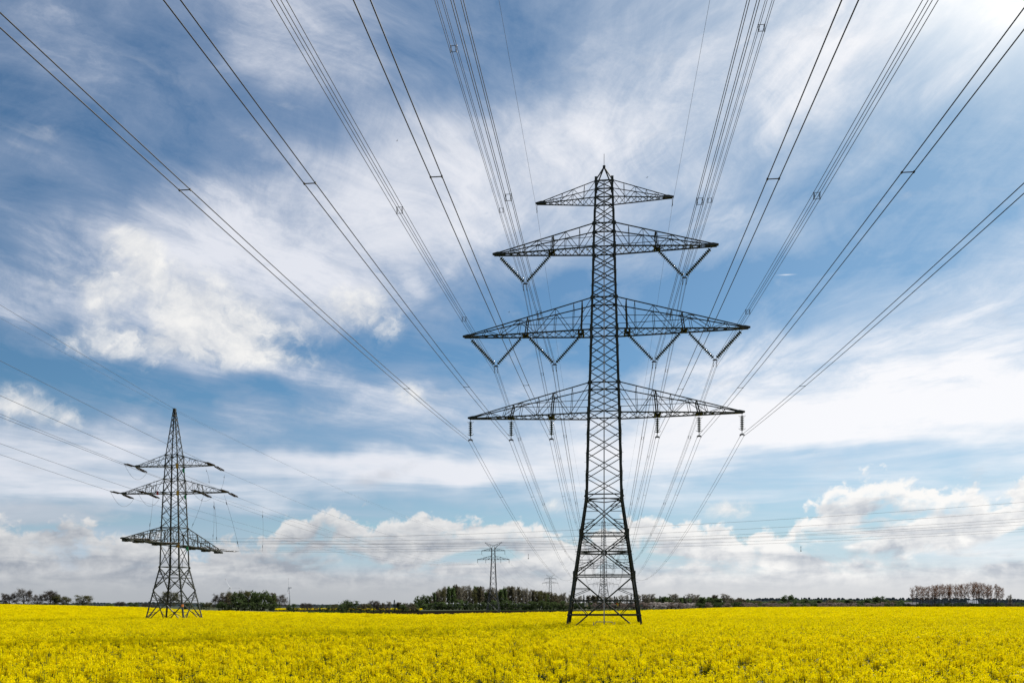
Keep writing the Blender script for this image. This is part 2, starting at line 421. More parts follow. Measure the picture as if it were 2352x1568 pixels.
# the ground: one big grid to the horizon
gx = [-12000,-8000,-5000,-3500,-2500,-1800,-1300]+[i*40 for i in range(-25,26)]+[1300,1800,2500,3500,5000,8000,12000]
gy = [-12000,-6000,-3000,-1500,-800,-400,-200,-100,-50]+[i*25 for i in range(0,41)]+[1100,1250,1400,1600,1800,2100,2500,3000,3500,4000,5000,7000,10000,16000]
v = [(x, y, GZ(x, y)) for y in gy for x in gx]; f = []
for i in range(len(gy)-1):
    for j in range(len(gx)-1): k0 = i*len(gx)+j; f.append((k0, k0+1, k0+len(gx)+1, k0+len(gx)))
me = bpy.data.meshes.new('ground'); me.from_pydata(v, [], f); me.materials.append(m_ground)
me.polygons.foreach_set('use_smooth', [True]*len(f)); link('ground', me)['kind'] = 'structure'
us = [-.34+.02*i for i in range(0, 29)]
sheet('ploughed_field', lambda u, t: (far_edge(u)-4)*(1-t)+max(far_edge(u)+2, pl([(-.34,402),(-.30,352),(-.2,470),(-.15,520),(0,640),(.1,690),(.2,640),(.25,760)], u))*t, m_plough, us, [0,.1,.2,.35,.5,.7,.85,1], .05)
sheet('grass_strip', lambda u, t: (far_edge(u)-4)*(1-t)+pl([(-.36,450),(-.28,500),(-.2,540),(-.1,600),(0,725),(.1,760),(.25,820)], u)*t, m_grass, us, [0,.1,.2,.35,.5,.7,.85,1], .03)

# ================================================================= the rapeseed field
m_petal = mat('rapeseed_petal', .6, 0, (.95,.785,.0), (.99,.86,.002), 14, 2, trans=.32, spec=.02)
nt = m_petal.node_tree; oi = nt.nodes.new('ShaderNodeObjectInfo'); rp = nt.nodes.new('ShaderNodeValToRGB')
rp.color_ramp.elements[0].color = (.74,.70,.5,1); rp.color_ramp.elements[1].color = (1,1,1,1); rp.color_ramp.elements[1].position = .55
nt.links.new(oi.outputs['Random'], rp.inputs[0]); mxp = nt.nodes.new('ShaderNodeMix'); mxp.data_type = 'RGBA'; mxp.blend_type = 'MULTIPLY'; mxp.inputs[0].default_value = 1
src = nt.nodes['Principled BSDF'].inputs['Base Color'].links[0].from_socket; nt.links.new(src, mxp.inputs[6]); nt.links.new(rp.outputs[0], mxp.inputs[7])
nt.links.new(mxp.outputs[2], nt.nodes['Principled BSDF'].inputs['Base Color'])
for q_ in nt.nodes:
    if q_.bl_idname == 'ShaderNodeBsdfTranslucent': nt.links.new(mxp.outputs[2], q_.inputs[0])
m_stem = mat('rapeseed_stem', .7, 0, (.050,.085,.016), (.085,.13,.028), 9, trans=.2, spec=.15)
m_leaf = mat('rapeseed_leaf', .7, 0, (.036,.070,.016), (.065,.11,.026), 6, trans=.25, spec=.15)
PROTO = bpy.data.collections.new('rapeseed_kinds')
def proto(name, mb, mats):
    o = bpy.data.objects.new(name, mb.mesh(name, mats)); PROTO.objects.link(o); return o
def petal_quad(mb, c, s, rnd):
    a = Vector((rnd.gauss(0,1), rnd.gauss(0,1), rnd.gauss(0,.7))).normalized()
    b = a.orthogonal().normalized(); b.rotate(Matrix.Rotation(rnd.uniform(0, 6.28), 3, a)); c2 = a.cross(b)
    mb.quad(c+b*s, c+c2*s, c-b*s, c-c2*s)
def plant(rnd, racemes, spread, petals, size, stems=True):
    mb = MB()
    for i in range(racemes):
        g = rnd.uniform(0, 6.28); rr = spread*math.sqrt(rnd.random()); x, y = rr*math.cos(g), rr*math.sin(g)
        h = CROP*min(1.14, rnd.gauss(.90, .13)); L = rnd.uniform(.14, .34)
        lean = Vector((rnd.gauss(0,.07), rnd.gauss(0,.07), 1)).normalized()
        top = Vector((x, y, h)); base = Vector((x*.55, y*.55, .35))
        if stems:
            mb.cur = 1
            mb.tube([base, (base+top)/2+Vector((rnd.gauss(0,.02), rnd.gauss(0,.02), 0)), top-lean*L*.4], [.013,.011,.008], 3, False)
        mb.cur = 0
        for k in range(petals):
            t = (k+rnd.random())/petals
            w = (.010+.024*math.sin(min(1, .2+t)*math.pi))*size
            c = top-lean*(L*t)+Vector((rnd.gauss(0,1)*w, rnd.gauss(0,1)*w, rnd.gauss(0,.012)))
            petal_quad(mb, c, rnd.uniform(.012,.021)*size, rnd)
    if stems:                                                # green stalks that have shed their petals
        mb.cur = 1
        for k in range(1):
            g = rnd.uniform(0, 6.28); rr = spread*1.3*math.sqrt(rnd.random()); b = Vector((rr*math.cos(g), rr*math.sin(g), .5)); mb.tube([b, b+Vector((rnd.gauss(0,.05), rnd.gauss(0,.05), CROP*rnd.uniform(.45,.70)))], [.011, .006], 3, False)
    mb.cur = 2
    for k in range(int(racemes*3.2)):
        g = rnd.uniform(0, 6.28); rr = spread*1.1*math.sqrt(rnd.random()); c = Vector((rr*math.cos(g), rr*math.sin(g), rnd.uniform(.45, 1.0)))
        d = Vector((math.cos(g), math.sin(g), rnd.uniform(-.5,.3))); e = Vector((-math.sin(g), math.cos(g), rnd.uniform(-.4,.4)))
        l = rnd.uniform(.05,.12); mb.quad(c, c+d*l+e*l*.4, c+d*l*2, c+d*l-e*l*.4)
    return mb
rn = random.Random(11)
NA, NB, NC = 7, 5, 5
for i in range(NA): proto('a_plant_%d' % i, plant(rn, 8, .24, 38, 1.3), [m_petal, m_stem, m_leaf])
for i in range(NB): proto('b_clump_%d' % i, plant(rn, 12, .40, 18, 1.9), [m_petal, m_stem, m_leaf])
for i in range(NC): proto('c_patch_%d' % i, plant(rn, 30, 1.2, 12, 3.3, False), [m_petal, m_stem, m_leaf])
def scatter():
    pts = []; rnd = random.Random(5)
    def cell(y0, y1, wid, dens, kind):
        y = y0
        while y < y1:
            stp = max(1.0, (y1-y0)/90)
            h = wid(y+stp/2)
            n = int(2*h*stp*dens)
            for _ in range(n):
                yy = y+rnd.random()*stp; xx = rnd.uniform(-h, h); u = xx/yy
                if yy > far_edge(u): continue
                if kind and abs(yy-182-.06*xx) < 3.2+1.5*math.sin(xx*.09) and u < -.27 and rnd.random() < .72: continue
                pts.append((xx, yy, kind))
            y += stp
    cell(14, 62, lambda y: .74*y+5, 3.2, 0)
    cell(58, 165, lambda y: .74*y+5, 1.5, 1)
    cell(158, 790, lambda y: .74*y, .2, 2)
    return pts
pts = scatter()
n = len(pts)
me = bpy.data.meshes.new('rapeseed_crop'); rr = random.Random(3)
co = []; ki = []; ro = []; sc_ = []
NN = {0: (0, NA), 1: (NA, NB), 2: (NA+NB, NC)}
import mathutils
for x, y, kd in pts:
    nz = mathutils.noise.noise(Vector((x*.055, y*.055, 1.3)))+.5*mathutils.noise.noise(Vector((x*.18, y*.18, 7)))
    co += [x, y, GZ(x, y)]; ki.append(NN[kd][0]+rr.randrange(NN[kd][1])); ro.append(rr.uniform(0, 6.283)); sc_.append((1+.13*nz)*rr.uniform(.86, 1.12))
me.vertices.add(n); me.vertices.foreach_set('co', co)
for nm, ty, da in (('kind_index','INT',ki),('turn','FLOAT',ro),('size','FLOAT',sc_)):
    at = me.attributes.new(nm, ty, 'POINT'); at.data.foreach_set('value', da)
crop = link('rapeseed_crop', me); crop['kind'] = 'stuff'; crop['label'] = 'flowering yellow rapeseed crop covering the foreground field'
ng = bpy.data.node_groups.new('scatter_rapeseed', 'GeometryNodeTree')
ng.interface.new_socket('Geometry', in_out='INPUT', socket_type='NodeSocketGeometry'); ng.interface.new_socket('Geometry', in_out='OUTPUT', socket_type='NodeSocketGeometry')
gi = ng.nodes.new('NodeGroupInput'); go = ng.nodes.new('NodeGroupOutput')
ci = ng.nodes.new('GeometryNodeCollectionInfo'); ci.inputs['Collection'].default_value = PROTO; ci.inputs['Separate Children'].default_value = True; ci.inputs['Reset Children'].default_value = True
ip = ng.nodes.new('GeometryNodeInstanceOnPoints'); ip.inputs['Pick Instance'].default_value = True
def attr(nm, ty):
    a = ng.nodes.new('GeometryNodeInputNamedAttribute'); a.data_type = ty; a.inputs['Name'].default_value = nm; return a.outputs['Attribute']
cx = ng.nodes.new('ShaderNodeCombineXYZ'); ng.links.new(attr('turn','FLOAT'), cx.inputs[2])
ng.links.new(gi.outputs[0], ip.inputs['Points']); ng.links.new(ci.outputs[0], ip.inputs['Instance']); ng.links.new(attr('kind_index','INT'), ip.inputs['Instance Index'])
ng.links.new(cx.outputs[0], ip.inputs['Rotation']); ng.links.new(attr('size','FLOAT'), ip.inputs['Scale']); ng.links.new(ip.outputs[0], go.inputs[0])
crop.modifiers.new('scatter', 'NODES').node_group = ng
# stalks and lower leaves under the flowers: a closed dark mat
us2 = [-.95+.05*i for i in range(39)]
sheet('rapeseed_understorey', lambda u, t: 9*(1-t)+(far_edge(u)-1)*t, m_under, us2, [0,.02,.04,.07,.1,.15,.2,.28,.36,.45,.55,.65,.75,.85,.93,1], .40, 'stuff', 'dark green stalks and leaves under the rapeseed flowers')
# a second rapeseed field behind the hedge
p2 = []; rnd = random.Random(8)
for _ in range(9000):
    u = rnd.uniform(-.27, -.105); y = rnd.uniform(545, 640); p2.append((u*y, y))
me2 = bpy.data.meshes.new('rapeseed_crop'); me2.vertices.add(len(p2)); me2.vertices.foreach_set('co', [c for x, y in p2 for c in (x, y, GZ(x, y)+.15)])
for nm, ty, da in (('kind_index','INT',[NA+NB+rnd.randrange(NC) for _ in p2]),('turn','FLOAT',[rnd.uniform(0,6.28) for _ in p2]),('size','FLOAT',[rnd.uniform(.95,1.1) for _ in p2])):
    at = me2.attributes.new(nm, ty, 'POINT'); at.data.foreach_set('value', da)
crop2 = link('rapeseed_crop', me2); crop2['kind'] = 'stuff'; crop2['label'] = 'yellow rapeseed of a second field seen behind the hedge'
crop2.modifiers.new('scatter', 'NODES').node_group = ng

# ================================================================= lattice pylons
def lerp(a, b, t): return a+(b-a)*t
def corners(hw, z): return [Vector((sx*hw, sy*hw, z)) for sx, sy in ((-1,-1),(1,-1),(1,1),(-1,1))]   # front left, front right, rear right, rear left
def xpanel(mb, hb, zb, ht, zt, w, cross_gusset=0):
    cb, ct = corners(hb, zb), corners(ht, zt)
    for i in range(4):
        j = (i+1) % 4; out = ((cb[i]+cb[j])/2).normalized(); out.z = 0
        o1, o2 = out*w*.35, out*(-w*.35)
        mb.bar(cb[i]+o1, ct[j]+o1, w, w*.5); mb.bar(cb[j]+o2, ct[i]+o2, w, w*.5)
def ring(mb, hw, z, w):
    c = corners(hw, z)
    for i in range(4): mb.bar(c[i], c[(i+1) % 4], w)
def gusset(mb, hw, z, s, t=.03):
    for sx, sy in ((-1,-1),(1,-1),(1,1),(-1,1)):
        p = Vector((sx*hw, sy*hw, z))
        mb.poly([p+Vector((sx*s*.55,0,-s*.25)), p+Vector((sx*s*.2,0,s*.5)), p+Vector((-sx*s*.75,0,s*.25)), p+Vector((-sx*s*.75,0,-s*.3)), p+Vector((0,0,-s*.6))], t, (0,1,0))
def big_panel(mb, hwf, zb, zt, wd, ws, sub=3):
    """one tall crossed panel with secondary struts on every face"""
    hb, ht = hwf(zb), hwf(zt)
    cb, ct = corners(hb, zb), corners(ht, zt); zc = zb+(zt-zb)*hb/(hb+ht)
    for i in range(4):
        j = (i+1) % 4
        mb.bar(cb[i], ct[j], wd); mb.bar(cb[j], ct[i], wd)
        for a, b, c_, d in ((cb[i], ct[i], ct[j], cb[j]), (cb[j], ct[j], ct[i], cb[i])):
            # a->b is the leg; diagonals a->c_ (rising) and d->b
            for k in range(1, sub):
                t = k/sub
                lower = lerp(a, c_, t*.53); zz = lower.z; leg = lerp(a, b, (zz-zb)/(zt-zb)); mb.bar(leg, lower, ws)
                upper = lerp(b, d, t*.46); zz = upper.z; leg2 = lerp(a, b, (zz-zb)/(zt-zb)); mb.bar(leg2, upper, ws)
                if k < sub-1:
                    n1 = lerp(a, c_, (k+1)/sub*.53); mb.bar(leg, n1, ws)
                    n2 = lerp(b, d, (k+1)/sub*.46); mb.bar(leg2, n2, ws)
    return zc

def crossarm(side, zl, zu, a, hl, hu, posts, axis='x', n=7, wc=.15, wb=.075, tipz=0.0, tipw=.14, extra=True):
    """half a crossarm: two lower and two upper chords running to a point"""
    mb = MB()
    def V(l, t, z): return Vector((side*l, t, z)) if axis == 'x' else Vector((t, side*l, z))
    LF, LR = V(hl, -hl, zl), V(hl, hl, zl); TF, TR = V(a, -tipw, zl+tipz), V(a, tipw, zl+tipz)
    UF, UR = V(hu, -hu, zu), V(hu, hu, zu); UT, UTR = V(a-.5, -tipw*1.2, zl+tipz+.22), V(a-.5, tipw*1.2, zl+tipz+.22)
    for p, q, w in ((LF,TF,wc),(LR,TR,wc),(UF,UT,wc*.75),(UR,UTR,wc*.75)): mb.bar(p, q, w)
    n2 = n*2
    for k in range(n2):                                     # crossed bracing in the bottom face
        t0, t1 = k/n2, (k+1)/n2
        mb.bar(lerp(LF,TF,t0), lerp(LR,TR,t1), wb); mb.bar(lerp(LR,TR,t0), lerp(LF,TF,t1), wb)
    st = [k/n for k in range(1, n)]
    for lo, hi, lt, ut in ((LF,UF,TF,UT),(LR,UR,TR,UTR)):
        prev = 0.0; up = True
        for t in st+[1.0]:
            p, q = lerp(lo,lt,t), lerp(hi,ut,t)
            if t < 1: mb.bar(p, q, wb)
            if t < 1 or True:
                if up: mb.bar(lerp(hi,ut,prev), p, wb*1.1)
                else: mb.bar(lerp(lo,lt,prev), q, wb*1.1)
            prev = t; up = not up
    for k, t in enumerate(st):
        if k % 2 == 0: mb.bar(lerp(UF,UT,t), lerp(UR,UTR,t), wb)
    if extra:                                               # level strut half way up
        for lo, hi, lt, ut in ((LF,UF,TF,UT),(LR,UR,TR,UTR)):
            mb.bar(lerp(lo,hi,.42), lerp(lerp(lo,lt,.62), lerp(hi,ut,.62), .98), wb)
    for l in posts:                                         # strong frames over the hanging points
        t = (l-hl)/(a-hl)
        f0, r0, f1, r1 = lerp(LF,TF,t), lerp(LR,TR,t), lerp(UF,UT,t), lerp(UR,UTR,t)
        mb.bar(f0, f1, wc*.9); mb.bar(r0, r1, wc*.9); mb.bar(f1, r1, wc*.7)
        for dl in (-.28, .28):
            tt = t+dl/(a-hl); mb.bar(lerp(LF,TF,tt), lerp(LR,TR,tt), wc*1.5)
        mb.bar(lerp(f0, r0, .5)+Vector((0,0,-.02)), lerp(f0, r0, .5)+Vector((0,0,-.22)), .3, .12); dd_ = (TF-LF).normalized(); mb.bar(lerp(f0, r0, .5)-dd_*.3, lerp(f0, r0, .5)+dd_*.3, .34, .2)
    # solid tip
    d = (TF-LF).normalized()
    mb.poly([TF+d*.18, TF-d*.9+Vector((0,0,-.10)), TF-d*1.1+Vector((0,0,.22)), UT+Vector((0,0,.08)), TF+d*.18+Vector((0,0,.16))], tipw*2.4, V(0,1,0)-V(0,0,0))
    return mb

MAIN_HW = [(-3.55,4.75),(13.80,2.267),(24.1,2.013),(27.75,1.839),(34.5,1.672),(38.45,1.524),(47.75,1.305),(53.15,1.073)]
def hwm(z): return pl(MAIN_HW, z)
ARMS = [  # lower z, upper z, half length, post positions
 (51.05, 53.15, 8.5, []), (44.8, 47.75, 14.0, [6.6]), (34.4, 38.4, 17.85, [9.95, 2.9]), (23.95, 27.75, 17.2, [11.8, 6.65])]
mb = MB(); mb.bar((.02,0,0), (.26,0,0), .028); BOLT = mb.mesh('step_bolt', m_steel)
mb = MB(); mb.bar((0,0,0), (.25,0,0), .03); BOLT2 = mb.mesh('step_bolt', m_steel2)
def build_main_pylon(loc, rz):
    root = empty('lattice_pylon', loc, 'huge dark green lattice pylon with four crossarms standing nearest in the rapeseed', 'pylon', rz=rz)
    # legs: four angle sections from the ground to the head
    for sx, sy in ((-1,-1),(1,-1),(1,1),(-1,1)):
        mb = MB(); zs = [-3.55, 3.75, 8.95, 13.8, 24.1, 34.5, 44.8, 53.15]; wl = [.25,.25,.25,.24,.23,.21,.18]
        for k in range(len(zs)-1):
            p = Vector((sx*hwm(zs[k]), sy*hwm(zs[k]), zs[k])); q = Vector((sx*hwm(zs[k+1]), sy*hwm(zs[k+1]), zs[k+1]))
            o = Vector((sx*.03, sy*.03, 0)); mb.angle(p+o, q+o, wl[k], .06, (-sx,0,0), (0,-sy,0))
            if sx*sy > 0 or True:
                mb.poly([q+Vector((sx*.10,sy*.08,-.55)), q+Vector((sx*.10,sy*.08,.5)), q+Vector((-sx*.22,sy*.08,.5)), q+Vector((-sx*.22,sy*.08,-.55))], .03, (0,1,0))
        leg = mb.build('leg', m_steel, root)
        if sy < 0:                                           # step bolts on the two front legs
            z = -.6
            while z < 46:
                b = link('step_bolt', BOLT, leg); b.location = (sx*hwm(z), sy*hwm(z), z)
                if sx < 0: b.rotation_euler = (0, 0, math.pi)
                z += 1.15 if z < 24 else 1.9
    # bracing above the waist
    mb = MB(); z = 13.8; stops = [24.1, 27.75, 34.5, 38.45, 44.8, 47.75, 51.05, 53.15]
    for e in stops:
        npan = max(1, round((e-z)/(.585*2*hwm((z+e)/2))))
        for k in range(npan):
            z0, z1 = lerp(z, e, k/npan), lerp(z, e, (k+1)/npan)
            xpanel(mb, hwm(z0), z0, hwm(z1), z1, .17 if z < 40 else .14)
        z = e
    for zz in (13.8, 24.1, 27.75, 34.5, 38.45, 44.8, 47.75, 51.05, 53.15): ring(mb, hwm(zz), zz, .14)
    for zz in (27.75, 38.45, 47.75): gusset(mb, hwm(zz), zz, .5)
    for zz in (13.6, 24.0, 34.45, 44.8, 53.15): gusset(mb, hwm(zz), zz, .36)
    mb.build('upper_bracing', m_steel, root)
    # splayed base
    mb = MB()
    zc1 = big_panel(mb, hwm, 9.0, 13.6, .12, .07, 3); zc2 = big_panel(mb, hwm, 3.75, 9.0, .125, .07, 3)
    hb = hwm(-3.1); cb = corners(hb, -3.1); ct = corners(hwm(3.75), 3.75)
    for i in range(4):
        j = (i+1) % 4; mb.bar(cb[i]+(cb[j]-cb[i])*.05, ct[j], .14); mb.bar(cb[j]+(cb[i]-cb[j])*.05, ct[i], .14)
        for a, b, c_, d in ((cb[i],ct[i],ct[j],cb[j]),(cb[j],ct[j],ct[i],cb[i])):
            m1 = lerp(a, c_, .30); mb.bar(lerp(a, b, .62), m1, .085)
            m2 = lerp(b, d, .24); mb.bar(lerp(a, b, .62), m2, .075); mb.bar(lerp(a, b, .76), m2, .07)
    for zz, w in ((8.95,.15),(zc2,.12),(6.0,.0),(3.75,.16),(.62,.17),(-1.15,.17)):
        if w: ring(mb, hwm(zz), zz, w)
    zm = 6.45
    for zz, w in ((zc2, .13), (13.3, .11)):                  # level diaphragms
        c = corners(hwm(zz), zz); mids = [(c[i]+c[(i+1) % 4])/2 for i in range(4)]
        for i in range(4): mb.bar(mids[i], mids[(i+1) % 4], w)
    mb.build('base_bracing', m_steel, root)
    # peak
    mb = MB(); ap = Vector((0,0,55.35))
    for c in corners(hwm(53.15), 53.15): mb.bar(c, ap, .12)
    mb.box((0,0,55.35), .34, .34, .26); mb.bar(ap, (0,0,57.0), .055)
    mb.build('peak', m_steel, root)
    for k, (zl, zu, a, posts) in enumerate(ARMS):
        for s in (-1, 1):
            crossarm(s, zl, zu, a, hwm(zl), hwm(zu), posts, n=5 if k == 0 else 7, wc=.105 if k == 0 else .15, wb=.05 if k == 0 else .060,
                     tipw=.10 if k == 0 else .15, extra=k > 0).build('crossarm', m_steel, root)
    # climbing rail in the middle of the front face
    mb = MB(); zs = [-2.7,13.8,24.1,34.5,44.8,53.0]
    for z0, z1 in zip(zs, zs[1:]): mb.bar((.0,-hwm(z0)-.06,z0), (.0,-hwm(z1)-.06,z1), .13, .09)
    mb.bar((-.28,-hwm(53)-.06,53.0), (.28,-hwm(53)-.06,53.0), .07)
    mb.build('climbing_rail', m_galv, root)
    mb = MB(); y = -hwm(-2.2)-.1; f0 = -3.52
    mb.tube([(-1.30,y,1.0+f0),(-1.28,y,1.55+f0)], .05, 6); mb.build('foot_post', m_galv, root); mb = MB(); mb.tube([(1.30,y,1.0+f0),(1.28,y,1.55+f0)], .05, 6); mb.build('foot_post', m_galv, root); mb = MB()
    mb.tube([(-1.1,y,1.2+f0),(-1.06,y,1.45+f0),(-.9,y,1.56+f0),(0,y,1.56+f0),(.9,y,1.56+f0),(1.06,y,1.45+f0),(1.1,y,1.2+f0)], .05, 6); mb.bar((0,y,.8+f0),(0,y,1.6+f0),.12)
    mb.build('rail_foot', m_galv, root)
    # warning plates hanging under the cross rail
    zt = .36; yf = -hwm(zt)-.14
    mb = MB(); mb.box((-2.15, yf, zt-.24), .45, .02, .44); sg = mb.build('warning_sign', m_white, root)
    sg['label'] = 'white warning plate with dark letters and a yellow triangle'
    for x in (-2.41, -1.89): mb = MB(); mb.bar((x,yf,.62),(x,yf,zt-.48),.05,.04); mb.build('sign_bracket', m_steel, sg)
    mb = MB(); x0, z0 = -2.06, zt-.41
    mb.poly([(x0-.085,yf-.014,z0),(x0+.085,yf-.014,z0),(x0,yf-.014,z0+.15)], .006, (0,1,0)); tr = mb.build('warning_triangle', m_yellow, sg)
    tx = bpy.data.curves.new('sign_lettering', 'FONT'); tx.body = 'T2R'; tx.size = .15; tx.align_x = 'CENTER'; tx.extrude = .003
    to = bpy.data.objects.new('sign_lettering', tx); COL.objects.link(to); dg = bpy.context.evaluated_depsgraph_get()
    tm = bpy.data.meshes.new_from_object(to.evaluated_get(dg)); bpy.data.objects.remove(to)
    tm.materials.clear(); tm.materials.append(m_black)
    lo = link('sign_lettering', tm, sg); lo.location = (-2.16, yf-.014, zt-.19); lo.rotation_euler = (R(90), 0, 0)
    mb = MB(); mb.box((1.65, yf, zt-.22), .20, .02, .34); s2 = mb.build('marker_plate', m_yellow, root); s2['label'] = 'yellow marker plate between a red and green plate and a black plate'
    mb = MB(); mb.box((1.49, yf, zt-.135), .10, .02, .17); mb.build('red_plate', m_red, s2)
    mb = MB(); mb.box((1.49, yf, zt-.31), .10, .02, .16); mb.build('green_plate', m_green, s2)
    mb = MB(); mb.box((1.81, yf, zt-.22), .10, .02, .34); mb.build('black_plate', m_black, s2)
    for x in (1.42, 1.88): mb = MB(); mb.bar((x,yf+.03,.62),(x,yf+.03,zt-.4),.04,.03); mb.build('sign_bracket', m_steel, s2)
    for s in (-1, 1):                                        # small number plates under the second crossarm
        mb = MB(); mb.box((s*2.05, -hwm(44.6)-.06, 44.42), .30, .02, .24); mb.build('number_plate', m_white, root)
    for o in root.children_recursive:                        # levels above are measured from the camera height
        if o.name.startswith(('sign_lettering', 'step_bolt')): o.location.z += CAMZ
        else: o.data.transform(Matrix.Translation((0,0,CAMZ)))
    return root

D0 = 110.0; TP = Vector(((1387.5-PX0)/F*D0, D0, 0)); LINE = math.atan((1386-PX0)/F)     # the line runs to this direction
U_ = Vector((math.sin(LINE), math.cos(LINE), 0)); V_ = Vector((math.cos(LINE), -math.sin(LINE), 0))
pylon = build_main_pylon(TP, -LINE)
SPAN = 448.0
far_locs = []
for k, (dist, lab) in enumerate(((SPAN, 'lattice pylon with four crossarms seen through the legs of the huge pylon'), (SPAN+445, 'most distant four arm pylon, faint behind the one framed by the huge pylon legs'))):
    p = TP+U_*dist; c = copy_tree(pylon); c.location = (p.x, p.y, GZ(p.x, p.y) if k else 0); c['label'] = lab; far_locs.append(Vector(c.location))
    for ch in list(c.children):                              # too small to show: signs, step bolts
        if ch.name.split('.')[0] in ('warning_sign','marker_plate','number_plate','rail_foot','foot_post'):
            for g in list(ch.children): bpy.data.objects.remove(g)
            bpy.data.objects.remove(ch)
        elif ch.name.split('.')[0] == 'leg':
            for g in list(ch.children): bpy.data.objects.remove(g)
LIFT = Vector((0,0,CAMZ)); TOWERS = [t+LIFT for t in [TP]+far_locs]

# ------------------------------------------------------------ insulators
def discs(mb, p, q, r, pitch, sides=9):
    p = Vector(p); q = Vector(q); L = (q-p).length; n = max(2, int(L/pitch)); prof = []
    for k in range(n):
        z = k*L/n; d = L/n
        prof += [(z, r*.28), (z+d*.18, r*.30), (z+d*.32, r*.96), (z+d*.48, r), (z+d*.60, r*.45), (z+d*.98, r*.28)]
    mb.lathe(p, q-p, prof, sides)
def make_v(half, drop, name='v_insulator'):
    """two strings of glass discs meeting at a yoke; the origin is the mid point between the hanging points"""
    root = empty(name, (0,0,0), 'x', 'insulator')
    bot = Vector((0,0,-drop))
    for s in (-1, 1):
        a = Vector((s*half,0,0)); d = (bot-a).normalized(); mb = MB(); discs(mb, a+d*.32, bot-d*.30, .27, .26)
        st = mb.build('insulator_string', m_glass, root, True)
        mb = MB(); mb.bar(a, a+d*.36, .05); mb.build('end_fitting', m_fit, st); mb = MB(); mb.bar(bot-d*.34, bot-d*.02, .05); mb.build('end_fitting', m_fit, st)
    mb = MB(); mb.poly([(-.34,0,-drop-.12),(-.18,0,-drop+.06),(.18,0,-drop+.06),(.34,0,-drop-.12)], .06, (0,1,0)); mb.build('yoke_plate', m_fit, root)
    for sx in (-.21, .21):
        mb = MB(); mb.bar((sx,0,-drop-.1),(sx,0,-drop-.86),.045)
        for zz in (.42, .84): mb.tube([(sx,-.22,-drop-zz+.01),(sx,0,-drop-zz),(sx,.22,-drop-zz+.01)], .05, 6)
        mb.build('suspension_clamp', m_fit, root)
    return root
def make_hang(length):
    root = empty('suspension_insulator', (0,0,0), 'x', 'insulator'); L = length
    mb = MB(); discs(mb, (0,0,-.28), (0,0,-L+.62), .27, .21); st = mb.build('insulator_string', m_glass, root, True)
    for za, zb_, z in ((0,-.3,-.42),(-L+.64,-L+.2,-L+.74)):
        mb = MB(); mb.bar((0,0,za),(0,0,zb_),.06); mb.build('end_fitting', m_fit, st)
        for s in (-1, 1): mb = MB(); mb.tube([(s*.02,-.0,z),(s*.30,-.03,z+.03),(s*.42,-.03,z+.16)], .025, 5); mb.build('arcing_horn', m_fit, st)
    mb = MB(); mb.poly([(-.34,0,-L+.10),(-.14,0,-L+.26),(.14,0,-L+.26),(.34,0,-L+.10),(.24,0,-L+.06),(-.24,0,-L+.06)], .05, (0,1,0)); mb.build('yoke_plate', m_fit, root)
    for sx in (-.23, .23):
        mb = MB(); mb.bar((sx,0,-L+.1),(sx,0,-L),.06); mb.tube([(sx,-.2,-L+.01),(sx,0,-L),(sx,.2,-L+.01)], .05, 6); mb.build('suspension_clamp', m_fit, root)
    return root
VPOS = [(1, 10.0, 44.65, 3.36), (2, 13.75, 34.25, 3.36), (2, 6.25, 34.25, 3.36)]    # arm, position, hanging height, half width
VDROP = 3.62; HLEN = 2.75
HPOS = [(17.05, 23.85), (11.8, 23.75), (6.65, 23.75)]
vproto = hproto = None
side_w = {-1: 'left', 1: 'right'}
for ti, T in enumerate(TOWERS):
    for arm, pos, zh, half in VPOS:
        for s in (-1, 1):
            if vproto is None: vproto = o = make_v(half, VDROP)
            else: o = copy_tree(vproto)
            q = T+V_*(s*pos); o.location = (q.x, q.y, q.z+zh); o.rotation_euler = (0,0,-LINE)
            where = {(1,10.0): 'under the second crossarm of the huge pylon', (2,13.75): 'at the outer end of the widest crossarm', (2,6.25): 'beside the mast under the widest crossarm'}[(arm,pos)]
            if ti == 0: o['label'] = 'green v shaped insulator %s, %s side' % (where, side_w[s]); o['group'] = 'v shaped insulators on the huge pylon'
            else: o['label'] = ['tiny v shaped insulator on the pylon framed by the huge legs', 'faint v shaped insulator on the most distant four arm pylon'][ti-1]; o['group'] = ['v shaped insulators on the framed pylon', 'v shaped insulators on the most distant pylon'][ti-1]
    for pos, zh in HPOS:
        for s in (-1, 1):
            if hproto is None: hproto = o = make_hang(HLEN)
            else: o = copy_tree(hproto)
            q = T+V_*(s*pos); o.location = (q.x, q.y, q.z+zh); o.rotation_euler = (0,0,-LINE)
            where = {17.05: 'from the tip', 11.8: 'from the middle', 6.65: 'from the inner part'}[pos]
            if ti == 0: o['label'] = 'straight green glass insulator hanging %s of the lowest crossarm, %s side' % (where, side_w[s]); o['group'] = 'straight insulators on the lowest crossarm'
            else: o['label'] = ['tiny straight insulator on the pylon framed by the huge legs', 'faint straight insulator on the most distant four arm pylon'][ti-1]; o['group'] = ['straight insulators on the framed pylon', 'straight insulators on the most distant pylon'][ti-1]

